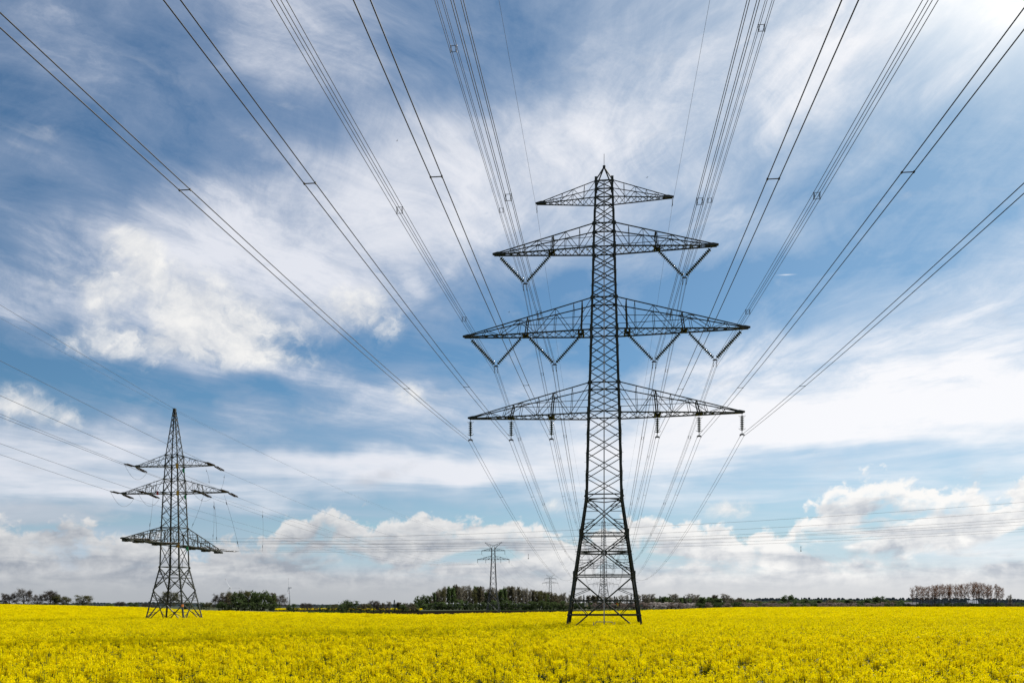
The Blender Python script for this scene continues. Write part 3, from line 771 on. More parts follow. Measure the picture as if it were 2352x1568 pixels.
# ------------------------------------------------------------ conductors of the big line
def par(s, L, sag): return -4*sag*(s/L)*(1-s/L)
FRONT = 340.0
def line_pt(v, z, s, sf, sr):
    """a point of a conductor: s<0 in the span over the camera, s>0 in the spans beyond"""
    if s <= 0: dz_ = par(-s, FRONT, sf); base = TP+U_*s; zg = 0
    elif s <= SPAN: dz_ = par(s, SPAN, sr); base = TP+U_*s; zg = far_locs[0].z*s/SPAN
    else: dz_ = par(s-SPAN, 445, sr); base = TP+U_*s; zg = lerp(far_locs[0].z, far_locs[1].z, (s-SPAN)/445)
    return base+V_*v+Vector((0,0,CAMZ+z+dz_+zg))
S_PTS = [-250+i*4 for i in range(0, 63)]+[i*6 for i in range(0, 75)]+[SPAN+i*15 for i in range(0, 30)]+[SPAN+445]
S_PTS = sorted(set([s for s in S_PTS if s <= SPAN+445]))
def bundle(v, z, sf, sr, offs, r, label, group, spacers, kind):
    root = empty('conductor_bundle', TP+V_*v+Vector((0,0,CAMZ+z)), label, 'power line', group)
    ro = Vector(root.location)
    for ox, oz in offs:
        mb = MB(); mb.tube([line_pt(v+ox, z+oz, s, sf, sr)-ro for s in S_PTS], r, 5); mb.build('wire', m_wire, root, True)
    for s in spacers:
        mb = MB(); c = [line_pt(v+ox, z+oz, s, sf, sr)-ro for ox, oz in offs]
        if kind == 'quad':
            for i in range(4):
                mb.bar(c[i], c[(i+1) % 4], .026)
                mb.bar(c[i]-U_*.06, c[i]+U_*.06, .05)
            ctr = sum(c, Vector())/4
            for i in range(4):
                a = lerp(c[i], ctr, .28); b = lerp(c[(i+1) % 4], ctr, .28)
                if i % 2: mb.bar(a, b, .04)
        else:
            mb.bar(c[0], c[1], .03)
            for q in c: mb.bar(q-U_*.06, q+U_*.06, .06)
        mb.build('spacer', m_fit, root)
Q = [(-.21,.21),(.21,.21),(.21,-.21),(-.21,-.21)]
zq2, zq3, zh4 = 44.65-VDROP-.63, 34.25-VDROP-.63, 23.8-HLEN
for s in (-1, 1):
    for v, z, wh, so in ((10.0, zq2, 'under the second crossarm', 1), (13.75, zq3, 'at the widest arm tip', 0), (6.25, zq3, 'beside the mast under the widest arm', 3)):
        off = (-.4 if so == 1 else .9) if s > 0 else -so*.4
        bundle(s*v, z, 6.4, 10.5, Q, .019, 'four wire bundle %s, %s side of the huge pylon' % (wh, side_w[s]), 'four wire bundles of the big line',
               [-25.7+off, -53+off, -104, -160, 31.5+off, 89.5+off, 146+off, 203, 260, 318, 376], 'quad')
    for v, wh in ((17.05, 'tip'), (11.8, 'middle'), (6.65, 'inner part')):
        bundle(s*v, zh4, 5.9, 10.5, [(-.23,0),(.23,0)], .022, 'wire pair at the %s of the lowest arm of the huge pylon, %s side' % (wh, side_w[s]), 'wire pairs of the big line',
               [-36.5 if s < 0 else -33, -76.7 if s < 0 else -75, -120, -165, 34, 84, 134, 184, 236, 290, 345, 398], 'pair')
    root = empty('earth_wire', TP+V_*(s*8.5)+Vector((0,0,CAMZ+51)), 'thin single wire from the %s tip of the topmost crossarm' % side_w[s], 'power line', 'thin top wires of the big line')
    ro = Vector(root.location); mb = MB(); mb.tube([line_pt(s*8.5, 50.1, q, 2.6, 7.0)-ro for q in S_PTS], .013, 4); mb.build('wire', m_wire, root, True)
    mb = MB(); mb.bar((0,0,0), (0,0,-.9), .06); mb.tube([(0,-.3,-.9),(0,0,-.92),(0,.3,-.9)], .05, 5); mb.build('suspension_clamp', m_fit, root)

# ================================================================= the smaller tension pylon on the left
LT = Vector(((401-PX0)/F*155.5, 155.5, 0)); LANG = R(6.6); LT.z = GZ(LT.x, LT.y)
LX = Vector((math.cos(LANG), -math.sin(LANG), 0)); LY = Vector((math.sin(LANG), math.cos(LANG), 0))
HW_L = [(0,3.78),(10.4,1.87),(17.4,1.70),(23.6,1.47),(28.4,1.22),(30.3,1.13),(38.5,.20)]
def hwl(z): return pl(HW_L, z)
def build_left():
    root = empty('lattice_pylon', LT, 'grey green pointed lattice pylon at left, its lowest arm turned sideways', 'pylon', rz=-LANG)
    for sx, sy in ((-1,-1),(1,-1),(1,1),(-1,1)):
        mb = MB(); zs = [0,5,10.4,17.4,23.6,28.4,30.3,38.5]; wl = [.24,.24,.24,.22,.20,.18,.15]
        for k in range(7):
            p = Vector((sx*hwl(zs[k]), sy*hwl(zs[k]), zs[k])); q = Vector((sx*hwl(zs[k+1]), sy*hwl(zs[k+1]), zs[k+1]))
            mb.angle(p, q, wl[k], .05, (-sx,0,0), (0,-sy,0))
        leg = mb.build('leg', m_steel2, root)
        if sx == -1 and sy == -1 or sx == 1 and sy == 1:
            z = 3.0
            while z < 30:
                b = link('step_bolt', BOLT2, leg); b.location = (sx*hwl(z), sy*hwl(z), z)
                if sx < 0: b.rotation_euler = (0, 0, math.pi)
                z += .9
        if sx == 1 and sy == -1:
            mb = MB(); z = 3.55; c = Vector((sx*(hwl(z)-.1), sy*(hwl(z)-.1), z)); mb.box(c, .30, .30, .42); mb.build('painted_band', m_orange, leg)
    mb = MB(); z = 10.4
    for e in (14.3,17.4,23.6,26.0,28.4,30.3,38.5):
        npan = max(1, round((e-z)/(.74*2*hwl((z+e)/2)))) if e < 38 else 7
        tot = sum(.84**k for k in range(npan)) if e == 38.5 else npan; a = z
        for k in range(npan):
            h = (e-z)*(.84**k)/tot if e == 38.5 else (e-z)/npan
            xpanel(mb, hwl(a), a, hwl(a+h), a+h, .115 if e < 38 else .085); a += h
        z = e
    for zz in (10.4,14.3,17.4,23.6,26.0,28.4,30.3): ring(mb, hwl(zz), zz, .12); gusset(mb, hwl(zz), zz, .38)
    mb.build('upper_bracing', m_steel2, root)
    mb = MB(); big_panel(mb, hwl, 6.3, 10.3, .13, .075, 3); big_panel(mb, hwl, .3, 6.3, .14, .08, 3)
    ring(mb, hwl(4.0), 4.0, .12); ring(mb, hwl(8.5), 8.5, .09)
    c = corners(hwl(4.0), 4.0); mids = [(c[i]+c[(i+1) % 4])/2 for i in range(4)]
    for i in range(4): mb.bar(mids[i], mids[(i+1) % 4], .09)
    mb.build('base_bracing', m_steel2, root)
    mb = MB(); mb.box((0,0,38.55), .46, .46, .30); mb.bar((0,-.5,38.5),(0,.5,38.5),.14); mb.build('peak', m_steel2, root)
    for s in (-1, 1):
        crossarm(s, 28.4, 30.3, 7.4, hwl(28.4), hwl(30.3), [], n=5, wc=.11, wb=.048, tipw=.18, extra=False).build('crossarm', m_steel2, root)
        crossarm(s, 23.6, 26.0, 10.0, hwl(23.6), hwl(26.0), [5.0], n=6, wc=.12, wb=.05, tipw=.18, extra=False).build('crossarm', m_steel2, root)
        mb = crossarm(s, 14.3, 17.4, 17.9 if s > 0 else 15.7, hwl(14.3), hwl(17.4), [6,12], axis='y', n=8, wc=.16, wb=.058, tipw=.40, extra=True)
        for l in (6.0, 12.0, 17.4 if s > 0 else 15.1):
            for t in (-.5, .5): mb.box((t*.9, s*l, 14.05), .5, 1.1, .35)
        mb.build('crossarm', m_steel2, root)
    for z, y, m in ((28.2,-1.25,m_yellow),(23.4,-1.5,m_yellow),(14.2,-1.85,m_yellow)):
        mb = MB(); mb.box((.95*hwl(z), y-.12, z), .42, .03, .85); mb.build('level_plate', m, root)
    for z, x in ((27.6,1.6),(22.9,1.9),(13.7,2.3)):
        mb = MB(); mb.box((x, .2, z), .36, .03, .75); mb.build('level_plate', m_green, root)
    mb = MB(); mb.box((-2.5, -1.3, 23.5), .36, .03, .7); mb.build('level_plate', m_red, root)
    mb = MB(); mb.tube([(-.9,-.6,16),(-.5,-.8,9),(-.2,-.9,5.9),(.6,-.9,5.6),(1.4,-.5,7.0),(1.6,-.1,12)], .035, 5); mb.build('hanging_cable', m_wire, root)
    return root
left = build_left()
def LP(x, y, z): return LT+LX*x+LY*y+Vector((0,0,z))

# ------------------------------------------------------------ tension strings, jumpers, conductors of the left pylon
def tension(p, d, L, droop, label, group):
    root = empty('tension_insulator', p, label, 'insulator', group)
    e = Vector(d)*L+Vector((0,0,-droop)); t = e.normalized(); w = t.cross(Vector((0,0,1))).normalized()*.24
    for s in (-1, 1):
        mb = MB(); discs(mb, t*.75+w*s, t*(L-.55)+w*s, .12, .13, 7); mb.build('insulator_string', m_brown, root, True)
    for k in (.62, L-.42):
        mb = MB(); mb.poly([t*k+w*1.3-t*.10, t*k+w*1.3+t*.12, t*k-w*1.3+t*.12, t*k-w*1.3-t*.10], .06, (0,0,1)); mb.build('yoke_plate', m_fit, root)
    mb = MB(); mb.bar((0,0,0), t*.65, .10); mb.build('end_fitting', m_fit, root); mb = MB(); mb.bar(t*(L-.45), t*L, .08); mb.build('end_fitting', m_fit, root)
    return Vector(p)+e
def wire_thing(pts, r, label, group, name='conductor', mt=None, cat='power line'):
    o0 = Vector(pts[0]); mb = MB(); mb.tube([Vector(p)-o0 for p in pts], r, 5)
    o = mb.build(name, mt or m_wire, None, True); o.location = o0; tag(o, label, cat, group); return o
def to_px(p0, d, px, py):
    """where a level line from p0 along d crosses photograph column px, at height py"""
    kx = (px-PX0)/F; s = (kx*p0.y-p0.x)/(d[0]-kx*d[1]); y = p0.y+d[1]*s
    return s, Zp(py, y)
T2 = Vector(((1133-PX0)/F*470, 470, GZ(-10, 470))); T3 = Vector(((1264-PX0)/F*960, 960, GZ(42, 960)))
BACK = -LY; CS = .00021
def catpts(a, b, c=CS, n=44):
    a = Vector(a); b = Vector(b); L = (Vector((b.x-a.x, b.y-a.y, 0))).length; pts = []
    for i in range(n+1):
        t = i/n; p = lerp(a, b, t); p.z -= c*L*L*t*(1-t); pts.append(p)
    return pts
SPOTS = [  # x on the arm, height, column and row where the wire leaves the photograph on the left, words
 (-7.4, 28.4, 0, 950, 'left tip of the upper arm', -6.3, 33.0-1.7), (7.4, 28.4, 0, 828, 'right tip of the upper arm', 6.3, 33.0-1.7),
 (-10.0, 23.6, 0, 1043, 'left tip of the middle arm', -8.6, 28.4-1.7), (-5.0, 23.6, 0, 1018, 'left half of the middle arm', -4.1, 28.4-1.7),
 (5.0, 23.6, 0, 957, 'right half of the middle arm', 4.1, 28.4-1.7), (10.0, 23.6, 0, 908, 'right tip of the middle arm', 8.6, 28.4-1.7)]
FWD = (T2-LT); FWD.z = 0; FWD.normalize()
ends_fwd = {}
for i, (x, z, px, py, wd, x2, z2) in enumerate(SPOTS):
    tip = LP(x, 0, z)
    eb = tension(tip, BACK, 3.6, -.05, 'brown insulator on the %s of the pointed pylon, near side' % wd, 'tension insulators of the left pylon')
    ef = tension(tip, FWD, 3.6, .45, 'brown insulator on the %s of the pointed pylon, far side' % wd, 'tension insulators of the left pylon')
    ends_fwd[i] = ef
    s, zt = to_px(eb, BACK, px, py); b = (zt-eb.z)/s-CS*s; SM = s*1.9
    wire_thing([eb+BACK*(SM*k/30)+Vector((0,0,b*(SM*k/30)+CS*(SM*k/30)**2)) for k in range(31)], .024, 'wire from the %s, pointed pylon to left edge' % wd, 'wires of the left pylon towards the left edge')
    q = T2+LX*x2+Vector((0,0,z2))
    wire_thing(catpts(ef, q), .017, 'wire from the %s, pointed pylon to the wood' % wd, 'wires between the left pylon and the y topped pylon')
    drop = 2.0 if x < 0 or i == 1 else 1.2
    if i in (0, 2, 3, 4):
        wire_thing([lerp(eb, ef, t)+Vector((0,0,-drop*4*t*(1-t))) for t in [k/16 for k in range(17)]], .02, 'slack wire loop under the %s of the pointed pylon' % wd, 'jumper loops of the left pylon', 'jumper_loop', cat='cable')
top = LP(0, 0, 38.6)
for dz0, py, r, lab in ((0, 700, .022, 'single wire from the top of the pointed pylon to the left edge'), (-.5, 730, .013, 'faint thin wire just under the one from the pointed pylon to the left edge')):
    p0 = top+Vector((0,0,dz0)); s, zt = to_px(p0, BACK, 0, py); b = (zt-p0.z)/s-.00012*s
    wire_thing([p0+BACK*(s*1.9*k/30)+Vector((0,0,b*(s*1.9*k/30)+.00012*(s*1.9*k/30)**2)) for k in range(31)], r, lab, 'top wires of the left pylon')
for k, (sx, lab) in enumerate(((-4.4, 'faint wire from the pointed pylon top to the left horn of the y'), (4.4, 'faint wire from the pointed pylon top to the right horn of the y'))):
    wire_thing(catpts(top+Vector((0,0,-.3*k)), T2+LX*sx+Vector((0,0,37.5)), .00013+.00003*k), .011, lab, 'top wires of the left pylon')

# wires running to the right across the picture from the turned crossarm
RIGHT = [(-15.1, 1226, 1152.6, 'nearest end'), (-12.0, 1238, 1172.9, 'outer near half'), (-6.0, 1246, 1190.2, 'inner near half'),
         (6.0, 1253, 1204.5, 'inner far half'), (12.0, 1259, 1214.4, 'outer far half'), (17.4, 1265, 1219.6, 'farthest end')]
right_wires = {}
for i, (t, pm, pe, wd) in enumerate(RIGHT):
    p0 = LP(.6, t, 14.35)
    e = tension(p0, LX, 3.6, .10, 'brown insulator on the turned lowest arm of the pointed pylon, %s' % wd, 'insulators of the turned crossarm')
    s1, z1 = to_px(e, LX, 1065, pm); s2, z2 = to_px(e, LX, 2352, pe)
    # parabola through the three heights
    c = ((z2-e.z)/s2-(z1-e.z)/s1)/(s2-s1); b = (z1-e.z)/s1-c*s1
    f_ = lambda s: e+LX*s+Vector((0,0,b*s+c*s*s))
    right_wires[i] = f_
    wire_thing([f_(k*5) for k in range(0, 46)], .016, 'long wire to the right edge from the %s of the turned arm' % wd, 'wires from the turned crossarm to the right edge')
p0 = LP(1.2, 1.0, 15.2); s1, z1 = to_px(p0, LX, 1065, 1248.5); s2, z2 = to_px(p0, LX, 2352, 1196.7)
c = ((z2-p0.z)/s2-(z1-p0.z)/s1)/(s2-s1); b = (z1-p0.z)/s1-c*s1
wire_thing([p0+LX*(k*5)+Vector((0,0,b*k*5+c*(k*5)**2)) for k in range(46)], .018, 'long dark wire to the right edge from the mast of the pointed pylon', 'wires from the turned crossarm to the right edge')
for px, a, bq, lab in ((1182, 2, 3, 'small tie between two crossing wires, right of the y topped pylon'), (1913, 2, 3, 'small tie between two crossing wires, over the right half of the field')):
    s, _ = to_px(LP(4.2, RIGHT[a][0], 14), LX, px, 0); p = right_wires[a](s); q = p+Vector((0,0,-.75))
    mb = MB(); mb.bar((0,0,.1), q-p, .05); mb.box((0,0,0), .14, .12, .09); mb.box(q-p, .20, .14, .14); o = mb.build('line_tie', m_fit); o.location = p; tag(o, lab, 'line tie', 'ties on the crossing wires')
# droppers between the upper and the lower wires
def drops(lst):
    for px1, py1, Y1, px2, py2, Y2, lab in lst:
        a, b = P(px1, py1, Y1), P(px2, py2, Y2); mid = [lerp(a, b, k/10)+Vector((.12*math.sin(k*.314), 0, 0)) for k in range(11)]
        o = wire_thing(mid, .017, lab, 'hanging wires at the left pylon', 'drop_wire', cat='cable')
        for t in (.12, .86):
            p = lerp(a, b, t); q = lerp(a, b, t+.06); mb = MB(); mb.bar(p-a, q-a, .075); mb.build('wire_weight', m_fit, o)
drops([(603,1172,172,603,1265,163,'hanging wire standing free between upper and lower wires, right of the left pylon'),
       (515,1136,153,549,1259,158,'slanting hanging wire under the right tip of the middle crossarm'),
       (491,1150,156,489,1240,150,'near upright hanging wire right of the left pylon, longer of a crossed pair'),
       (492,1152,157,498,1246,153,'hanging wire crossing its upright neighbour right of the left pylon'),
       (468,1136,156,440,1212,156,'thin wire slanting down from the middle crossarm to the mast'),
       (473,1076,155,481,1110,155,'short hanging wire between the two upper crossarms, inner one'),
       (516,1090,158,507,1126,156,'short hanging wire between the two upper crossarms, at the right tips'),
       (354,1102,152,343,1218,143,'hanging wire left of the mast, from a middle wire to the turned crossarm')])

# ================================================================= y topped pylons far off
def build_y():
    root = empty('y_topped_pylon', T2, 'far pylon with a y shaped top standing before the wood', 'pylon', 'y topped pylons', rz=-LANG)
    hwT = [(0,3.5),(11.1,1.75),(28.4,.98),(34.4,.85)]
    h = lambda z: pl(hwT, z)
    for sx, sy in ((-1,-1),(1,-1),(1,1),(-1,1)):
        mb = MB(); zs = [0,11.1,28.4,34.4]
        for a, b in zip(zs, zs[1:]): mb.bar((sx*h(a),sy*h(a),a), (sx*h(b),sy*h(b),b), .26)
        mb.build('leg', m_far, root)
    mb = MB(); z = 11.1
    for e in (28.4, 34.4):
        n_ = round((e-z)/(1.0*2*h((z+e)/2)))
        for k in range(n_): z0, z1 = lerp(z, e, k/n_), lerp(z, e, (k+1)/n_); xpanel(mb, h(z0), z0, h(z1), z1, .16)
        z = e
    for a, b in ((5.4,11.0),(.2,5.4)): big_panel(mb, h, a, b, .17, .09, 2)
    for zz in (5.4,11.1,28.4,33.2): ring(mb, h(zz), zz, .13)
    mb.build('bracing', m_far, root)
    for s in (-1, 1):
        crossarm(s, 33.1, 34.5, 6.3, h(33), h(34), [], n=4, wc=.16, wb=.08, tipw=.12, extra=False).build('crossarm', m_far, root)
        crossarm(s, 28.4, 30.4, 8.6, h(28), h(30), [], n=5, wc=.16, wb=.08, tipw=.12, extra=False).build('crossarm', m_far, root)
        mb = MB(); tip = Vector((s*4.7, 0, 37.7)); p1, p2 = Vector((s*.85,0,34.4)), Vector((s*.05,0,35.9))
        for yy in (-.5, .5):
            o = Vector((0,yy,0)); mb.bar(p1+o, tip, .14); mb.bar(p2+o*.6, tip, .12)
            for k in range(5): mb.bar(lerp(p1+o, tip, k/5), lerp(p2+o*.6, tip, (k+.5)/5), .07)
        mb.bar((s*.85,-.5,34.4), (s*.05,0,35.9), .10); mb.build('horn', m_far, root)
    return root
ypyl = build_y()
y2 = copy_tree(ypyl); y2.location = T3; y2['label'] = 'smaller and farther pylon with a y shaped top, left of the huge pylon'
mb = MB(); mb.bar((0,0,0),(0,0,-1.7),.17); mb.bar((-.14,0,-1.7),(.14,0,-1.7),.12); hm = mb.mesh('far_insulator', m_fit)
for T, w_ in ((T2, 'nearer'), (T3, 'farther')):
    for x, z, wd in ((-6.3,33.05,'left tip of the upper arm'),(6.3,33.05,'right tip of the upper arm'),(-8.6,28.35,'left tip of the lower arm'),(8.6,28.35,'right tip of the lower arm'),(-4.1,28.3,'left middle of the lower arm'),(4.1,28.3,'right middle of the lower arm')):
        o = link('suspension_insulator', hm); q = T+LX*x; o.location = (q.x, q.y, T.z+z); o.rotation_euler = (0,0,-LANG)
        tag(o, 'tiny insulator at the %s of the %s y topped pylon' % (wd, w_), 'insulator', 'insulators of the y topped pylons')
for x, z, wd in ((-6.3,31.3,'left upper'),(6.3,31.3,'right upper'),(-8.6,26.6,'left outer'),(8.6,26.6,'right outer'),(-4.1,26.6,'left inner'),(4.1,26.6,'right inner'),(-4.6,37.6,'left horn'),(4.6,37.6,'right horn')):
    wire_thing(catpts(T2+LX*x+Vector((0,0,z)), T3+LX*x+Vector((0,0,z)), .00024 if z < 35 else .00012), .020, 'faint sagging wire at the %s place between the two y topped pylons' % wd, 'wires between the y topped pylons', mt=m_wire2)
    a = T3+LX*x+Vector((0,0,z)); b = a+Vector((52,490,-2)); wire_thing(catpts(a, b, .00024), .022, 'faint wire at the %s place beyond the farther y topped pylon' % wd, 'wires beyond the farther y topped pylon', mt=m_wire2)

# ================================================================= trees
m_bark = mat('grey_bark', .9, 0, (.038,.033,.028), (.068,.060,.050), 5, spec=.1)
m_twig = mat('bare_twigs', .9, 0, (.070,.058,.045), (.11,.094,.076), 3, trans=.25, spec=.05)
m_twig2 = mat('budding_twigs', .9, 0, (.15,.135,.10), (.22,.20,.15), 3, trans=.45, spec=.05)
m_oak = mat('young_oak_leaves', .85, 0, (.085,.085,.032), (.125,.12,.05), 3, trans=.45, spec=.05)
m_dgreen = mat('dark_green_leaves', .85, 0, (.052,.078,.026), (.088,.122,.044), 3, trans=.45, spec=.05)
m_mgreen = mat('fresh_green_leaves', .85, 0, (.075,.115,.036), (.115,.165,.058), 3, trans=.5, spec=.05)
m_brown_l = mat('brown_spring_leaves', .85, 0, (.095,.085,.050), (.14,.125,.078), 3, trans=.45, spec=.05)
m_poplar = mat('red_brown_poplar_leaves', .85, 0, (.15,.082,.050), (.23,.13,.082), 3, trans=.4, spec=.05)
m_pine = mat('dark_needles', .9, 0, (.022,.036,.018), (.040,.060,.030), 3, spec=.05)
m_bloss = mat('pale_blossom', .85, 0, (.36,.32,.29), (.60,.54,.50), 2, trans=.4, spec=.05)
m_bloss2 = mat('brownish_blossom', .85, 0, (.20,.155,.13), (.32,.26,.22), 2, trans=.4, spec=.05)

def leaf(mb, c, s, rnd):
    a = Vector((rnd.gauss(0,1), rnd.gauss(0,1), rnd.gauss(0,1))).normalized(); b = a.orthogonal().normalized(); b.rotate(Matrix.Rotation(rnd.uniform(0,6.28), 3, a)); d = a.cross(b)
    k = rnd.uniform(.5, 1.0); mb.quad(c+b*s, c+d*s*k, c-b*s, c-d*s*k)
def twig(mb, p, d, l, w):
    a = d.cross(Vector((.3,.5,.8))).normalized()*w; mb.quad(p-a, p+a, p+d*l+a*.35, p+d*l-a*.35)
def limbs(mb, rnd, base, top, r0, n, spread, rise, tips, depth=2, start=.35):
    """a trunk with forking limbs; collects the tips"""
    base = Vector(base); top = Vector(top); mid = lerp(base, top, .5)+Vector((rnd.gauss(0,.015), rnd.gauss(0,.015), 0))
    mb.tube([base, lerp(base, mid, .25), mid, top], [r0*1.25, r0, r0*.75, r0*.3], 6); tips.append(top)
    for i in range(n):
        t = start+(1-start)*(i+rnd.random())/n; p = lerp(base, top, t); g = i*2.4+rnd.uniform(-.5,.5)
        l = spread*(1.05-.55*abs(t-.55))*rnd.uniform(.7, 1.1); d = Vector((math.cos(g), math.sin(g), rise*rnd.uniform(.6,1.4))).normalized()
        q = p+d*l; k = lerp(p, q, .5)+Vector((0,0,l*.08)); r = r0*.5*(1-t*.6); mb.tube([p, k, q], [r, r*.7, r*.25], 4); tips.append(q)
        if depth > 1:
            for j in range(3):
                u = rnd.uniform(.35,.95); s = lerp(p, q, u); dd = (d+Vector((rnd.gauss(0,.6), rnd.gauss(0,.6), rnd.gauss(.25,.4)))).normalized(); e = s+dd*l*rnd.uniform(.35,.6)
                mb.tube([s, lerp(s, e, .5)+Vector((0,0,l*.04)), e], [r*.45, r*.3, r*.12], 3, False); tips.append(e)
def make_tree(kind, seed):
    """unit tree: height 1, returns trunk mesh and crown mesh"""
    rnd = random.Random(seed); tr = MB(); cr = MB(); tips = []; mt = m_twig; mb_ = m_bark
    if kind in ('bare_oak', 'oak_leafing'):
        limbs(tr, rnd, (0,0,0), (.02,0,.74), .034, 14, .40, .72, tips, 2, .20); mt = m_twig if kind == 'bare_oak' else m_oak
        cl = list(tips)
        for i in range(46):                                   # a dome of fine twigs round the limbs
            z = rnd.uniform(.16, .93); w = .47*math.sqrt(max(.03, 1-((z-.50)/.47)**2)); g = rnd.uniform(0, 6.28); q = w*rnd.uniform(.55, 1.0); cl.append(Vector((q*math.cos(g), q*math.sin(g), z)))
        for t in cl:
            for k in range(36 if kind == 'bare_oak' else 12):
                o_ = Vector((t.x, t.y, max(0, t.z-.35))); d = (o_.normalized() if o_.length > .01 else Vector((0,0,1)))+Vector((rnd.gauss(0,.6), rnd.gauss(0,.6), rnd.gauss(.25,.5))); d.normalize()
                p = t+Vector((rnd.gauss(0,.045), rnd.gauss(0,.045), rnd.gauss(0,.04))); twig(cr, p, d, rnd.uniform(.05,.12), .0046)
            for k in range(5 if kind == 'bare_oak' else 24): leaf(cr, t+Vector((rnd.gauss(0,.055), rnd.gauss(0,.055), rnd.gauss(0,.045))), rnd.uniform(.009,.020) if kind == 'bare_oak' else rnd.uniform(.013,.028), rnd)
    elif kind in ('round_green', 'round_fresh', 'round_brown'):
        mt = {'round_green': m_dgreen, 'round_fresh': m_mgreen, 'round_brown': m_brown_l}[kind]
        limbs(tr, rnd, (0,0,0), (0,0,.78), .034, 11, .34, .8, tips, 2, .2)
        for i in range(26):
            z = rnd.uniform(.22, .95); w = .40*math.sqrt(max(.02, 1-((z-.52)/.50)**2)); g = rnd.uniform(0, 6.28); c = Vector((w*math.cos(g)*rnd.uniform(.5,1), w*math.sin(g)*rnd.uniform(.5,1), z)); s = rnd.uniform(.07,.13)
            for k in range(44): leaf(cr, c+Vector((rnd.gauss(0,s*.6), rnd.gauss(0,s*.6), rnd.gauss(0,s*.5))), rnd.uniform(.022,.048), rnd)
    elif kind in ('slender_bare', 'slender_fresh', 'slender_brown'):
        mt = {'slender_bare': m_twig2, 'slender_fresh': m_mgreen, 'slender_brown': m_brown_l}[kind]
        limbs(tr, rnd, (0,0,0), (.01,0,.97), .020, 16, .17, 1.5, tips, 2, .25)
        for t in tips:
            for k in range(10):
                d = Vector((rnd.gauss(0,.6), rnd.gauss(0,.6), abs(rnd.gauss(.9,.5)))).normalized(); p = t+Vector((rnd.gauss(0,.022), rnd.gauss(0,.022), rnd.gauss(-.01,.03)))
                twig(cr, p, d, rnd.uniform(.04,.10), .0042)
                for q in range(1 if kind == 'slender_bare' else 3): leaf(cr, p+d*.04+Vector((rnd.gauss(0,.02), rnd.gauss(0,.02), rnd.gauss(0,.02))), rnd.uniform(.009,.019) if kind == 'slender_bare' else rnd.uniform(.012,.028), rnd)
    elif kind == 'poplar':
        mt = m_poplar; limbs(tr, rnd, (0,0,0), (rnd.gauss(0,.02),0,.96), .0115, 17, .13, 1.3, tips, 2, .40)
        for t in tips:
            for k in range(10):
                p = t+Vector((rnd.gauss(0,.028), rnd.gauss(0,.028), rnd.gauss(0,.03))); leaf(cr, p, rnd.uniform(.008,.018), rnd)
                if k < 2: twig(cr, p, Vector((rnd.gauss(0,.6), rnd.gauss(0,.6), .9)).normalized(), .05, .002)
    elif kind == 'conifer':
        mt = m_pine; tr.tube([(0,0,0),(0,0,.5),(0,0,.98)], [.022,.014,.003], 6)
        for i in range(520):
            z = .14+.84*rnd.random()**1.2; w = .19*(1-z)+.015; g = rnd.uniform(0,6.28); rr_ = w*rnd.uniform(.3,1.05); leaf(cr, Vector((rr_*math.cos(g), rr_*math.sin(g), z-rr_*.25)), rnd.uniform(.014,.030), rnd)
    else:                                                     # shrubs
        mt = {'shrub_green': m_dgreen, 'shrub_fresh': m_mgreen, 'shrub_blossom': m_bloss, 'shrub_brown': m_bloss2, 'shrub_bare': m_twig}[kind]
        for i in range(7):
            g = rnd.uniform(0,6.28); d = Vector((math.cos(g)*.34, math.sin(g)*.34, rnd.uniform(.55,.85))); tr.tube([(0,0,0), d*.5+Vector((0,0,.08)), d], [.025,.016,.005], 4); tips.append(d)
        for i in range(30):
            z = rnd.uniform(.08,.92); w = .52*math.sqrt(max(.02, 1-((z-.42)/.56)**2)); g = rnd.uniform(0,6.28); c = Vector((w*math.cos(g)*rnd.uniform(.3,1), w*math.sin(g)*rnd.uniform(.3,1), z)); s = rnd.uniform(.08,.15)
            for k in range(34):
                p = c+Vector((rnd.gauss(0,s*.6), rnd.gauss(0,s*.6), rnd.gauss(0,s*.5)))
                if kind == 'shrub_bare': twig(cr, p, Vector((rnd.gauss(0,.7), rnd.gauss(0,.7), 1)).normalized(), .16, .007)
                else: leaf(cr, p, rnd.uniform(.026,.056), rnd)
    zm = max(v_[2] for v_ in cr.v+tr.v)
    for b_ in (tr, cr): b_.v = [(v_[0], v_[1], v_[2]/zm) for v_ in b_.v]
    return tr.mesh(kind+'_trunk', mb_, True), cr.mesh(kind+'_crown', mt)
KINDS = 'bare_oak oak_leafing round_green round_fresh round_brown slender_bare slender_fresh slender_brown poplar conifer shrub_green shrub_fresh shrub_blossom shrub_brown shrub_bare'.split()
TM = {k_: [make_tree(k_, 100*i+s) for s in range(3 if k_ in ('slender_bare','poplar','round_green','bare_oak','shrub_green') else 2)] for i, k_ in enumerate(KINDS)}
SHRUB = ('shrub_green','shrub_fresh','shrub_blossom','shrub_brown','shrub_bare')
tr_rnd = random.Random(21)
LOOK = {'bare_oak':'bare dark broad tree','oak_leafing':'broad young olive leafed tree','round_green':'dense dark green tree','round_fresh':'fresh green round tree','round_brown':'brown leaved round tree','slender_bare':'tall slender bare tree','slender_fresh':'slender light green tree','slender_brown':'slender brownish tree','poplar':'tall thin poplar with red brown leaf clumps','conifer':'dark pointed conifer','shrub_green':'dark green bush','shrub_fresh':'light green bush','shrub_blossom':'bush in pale blossom','shrub_brown':'brownish blossoming bush','shrub_bare':'bare bush'}
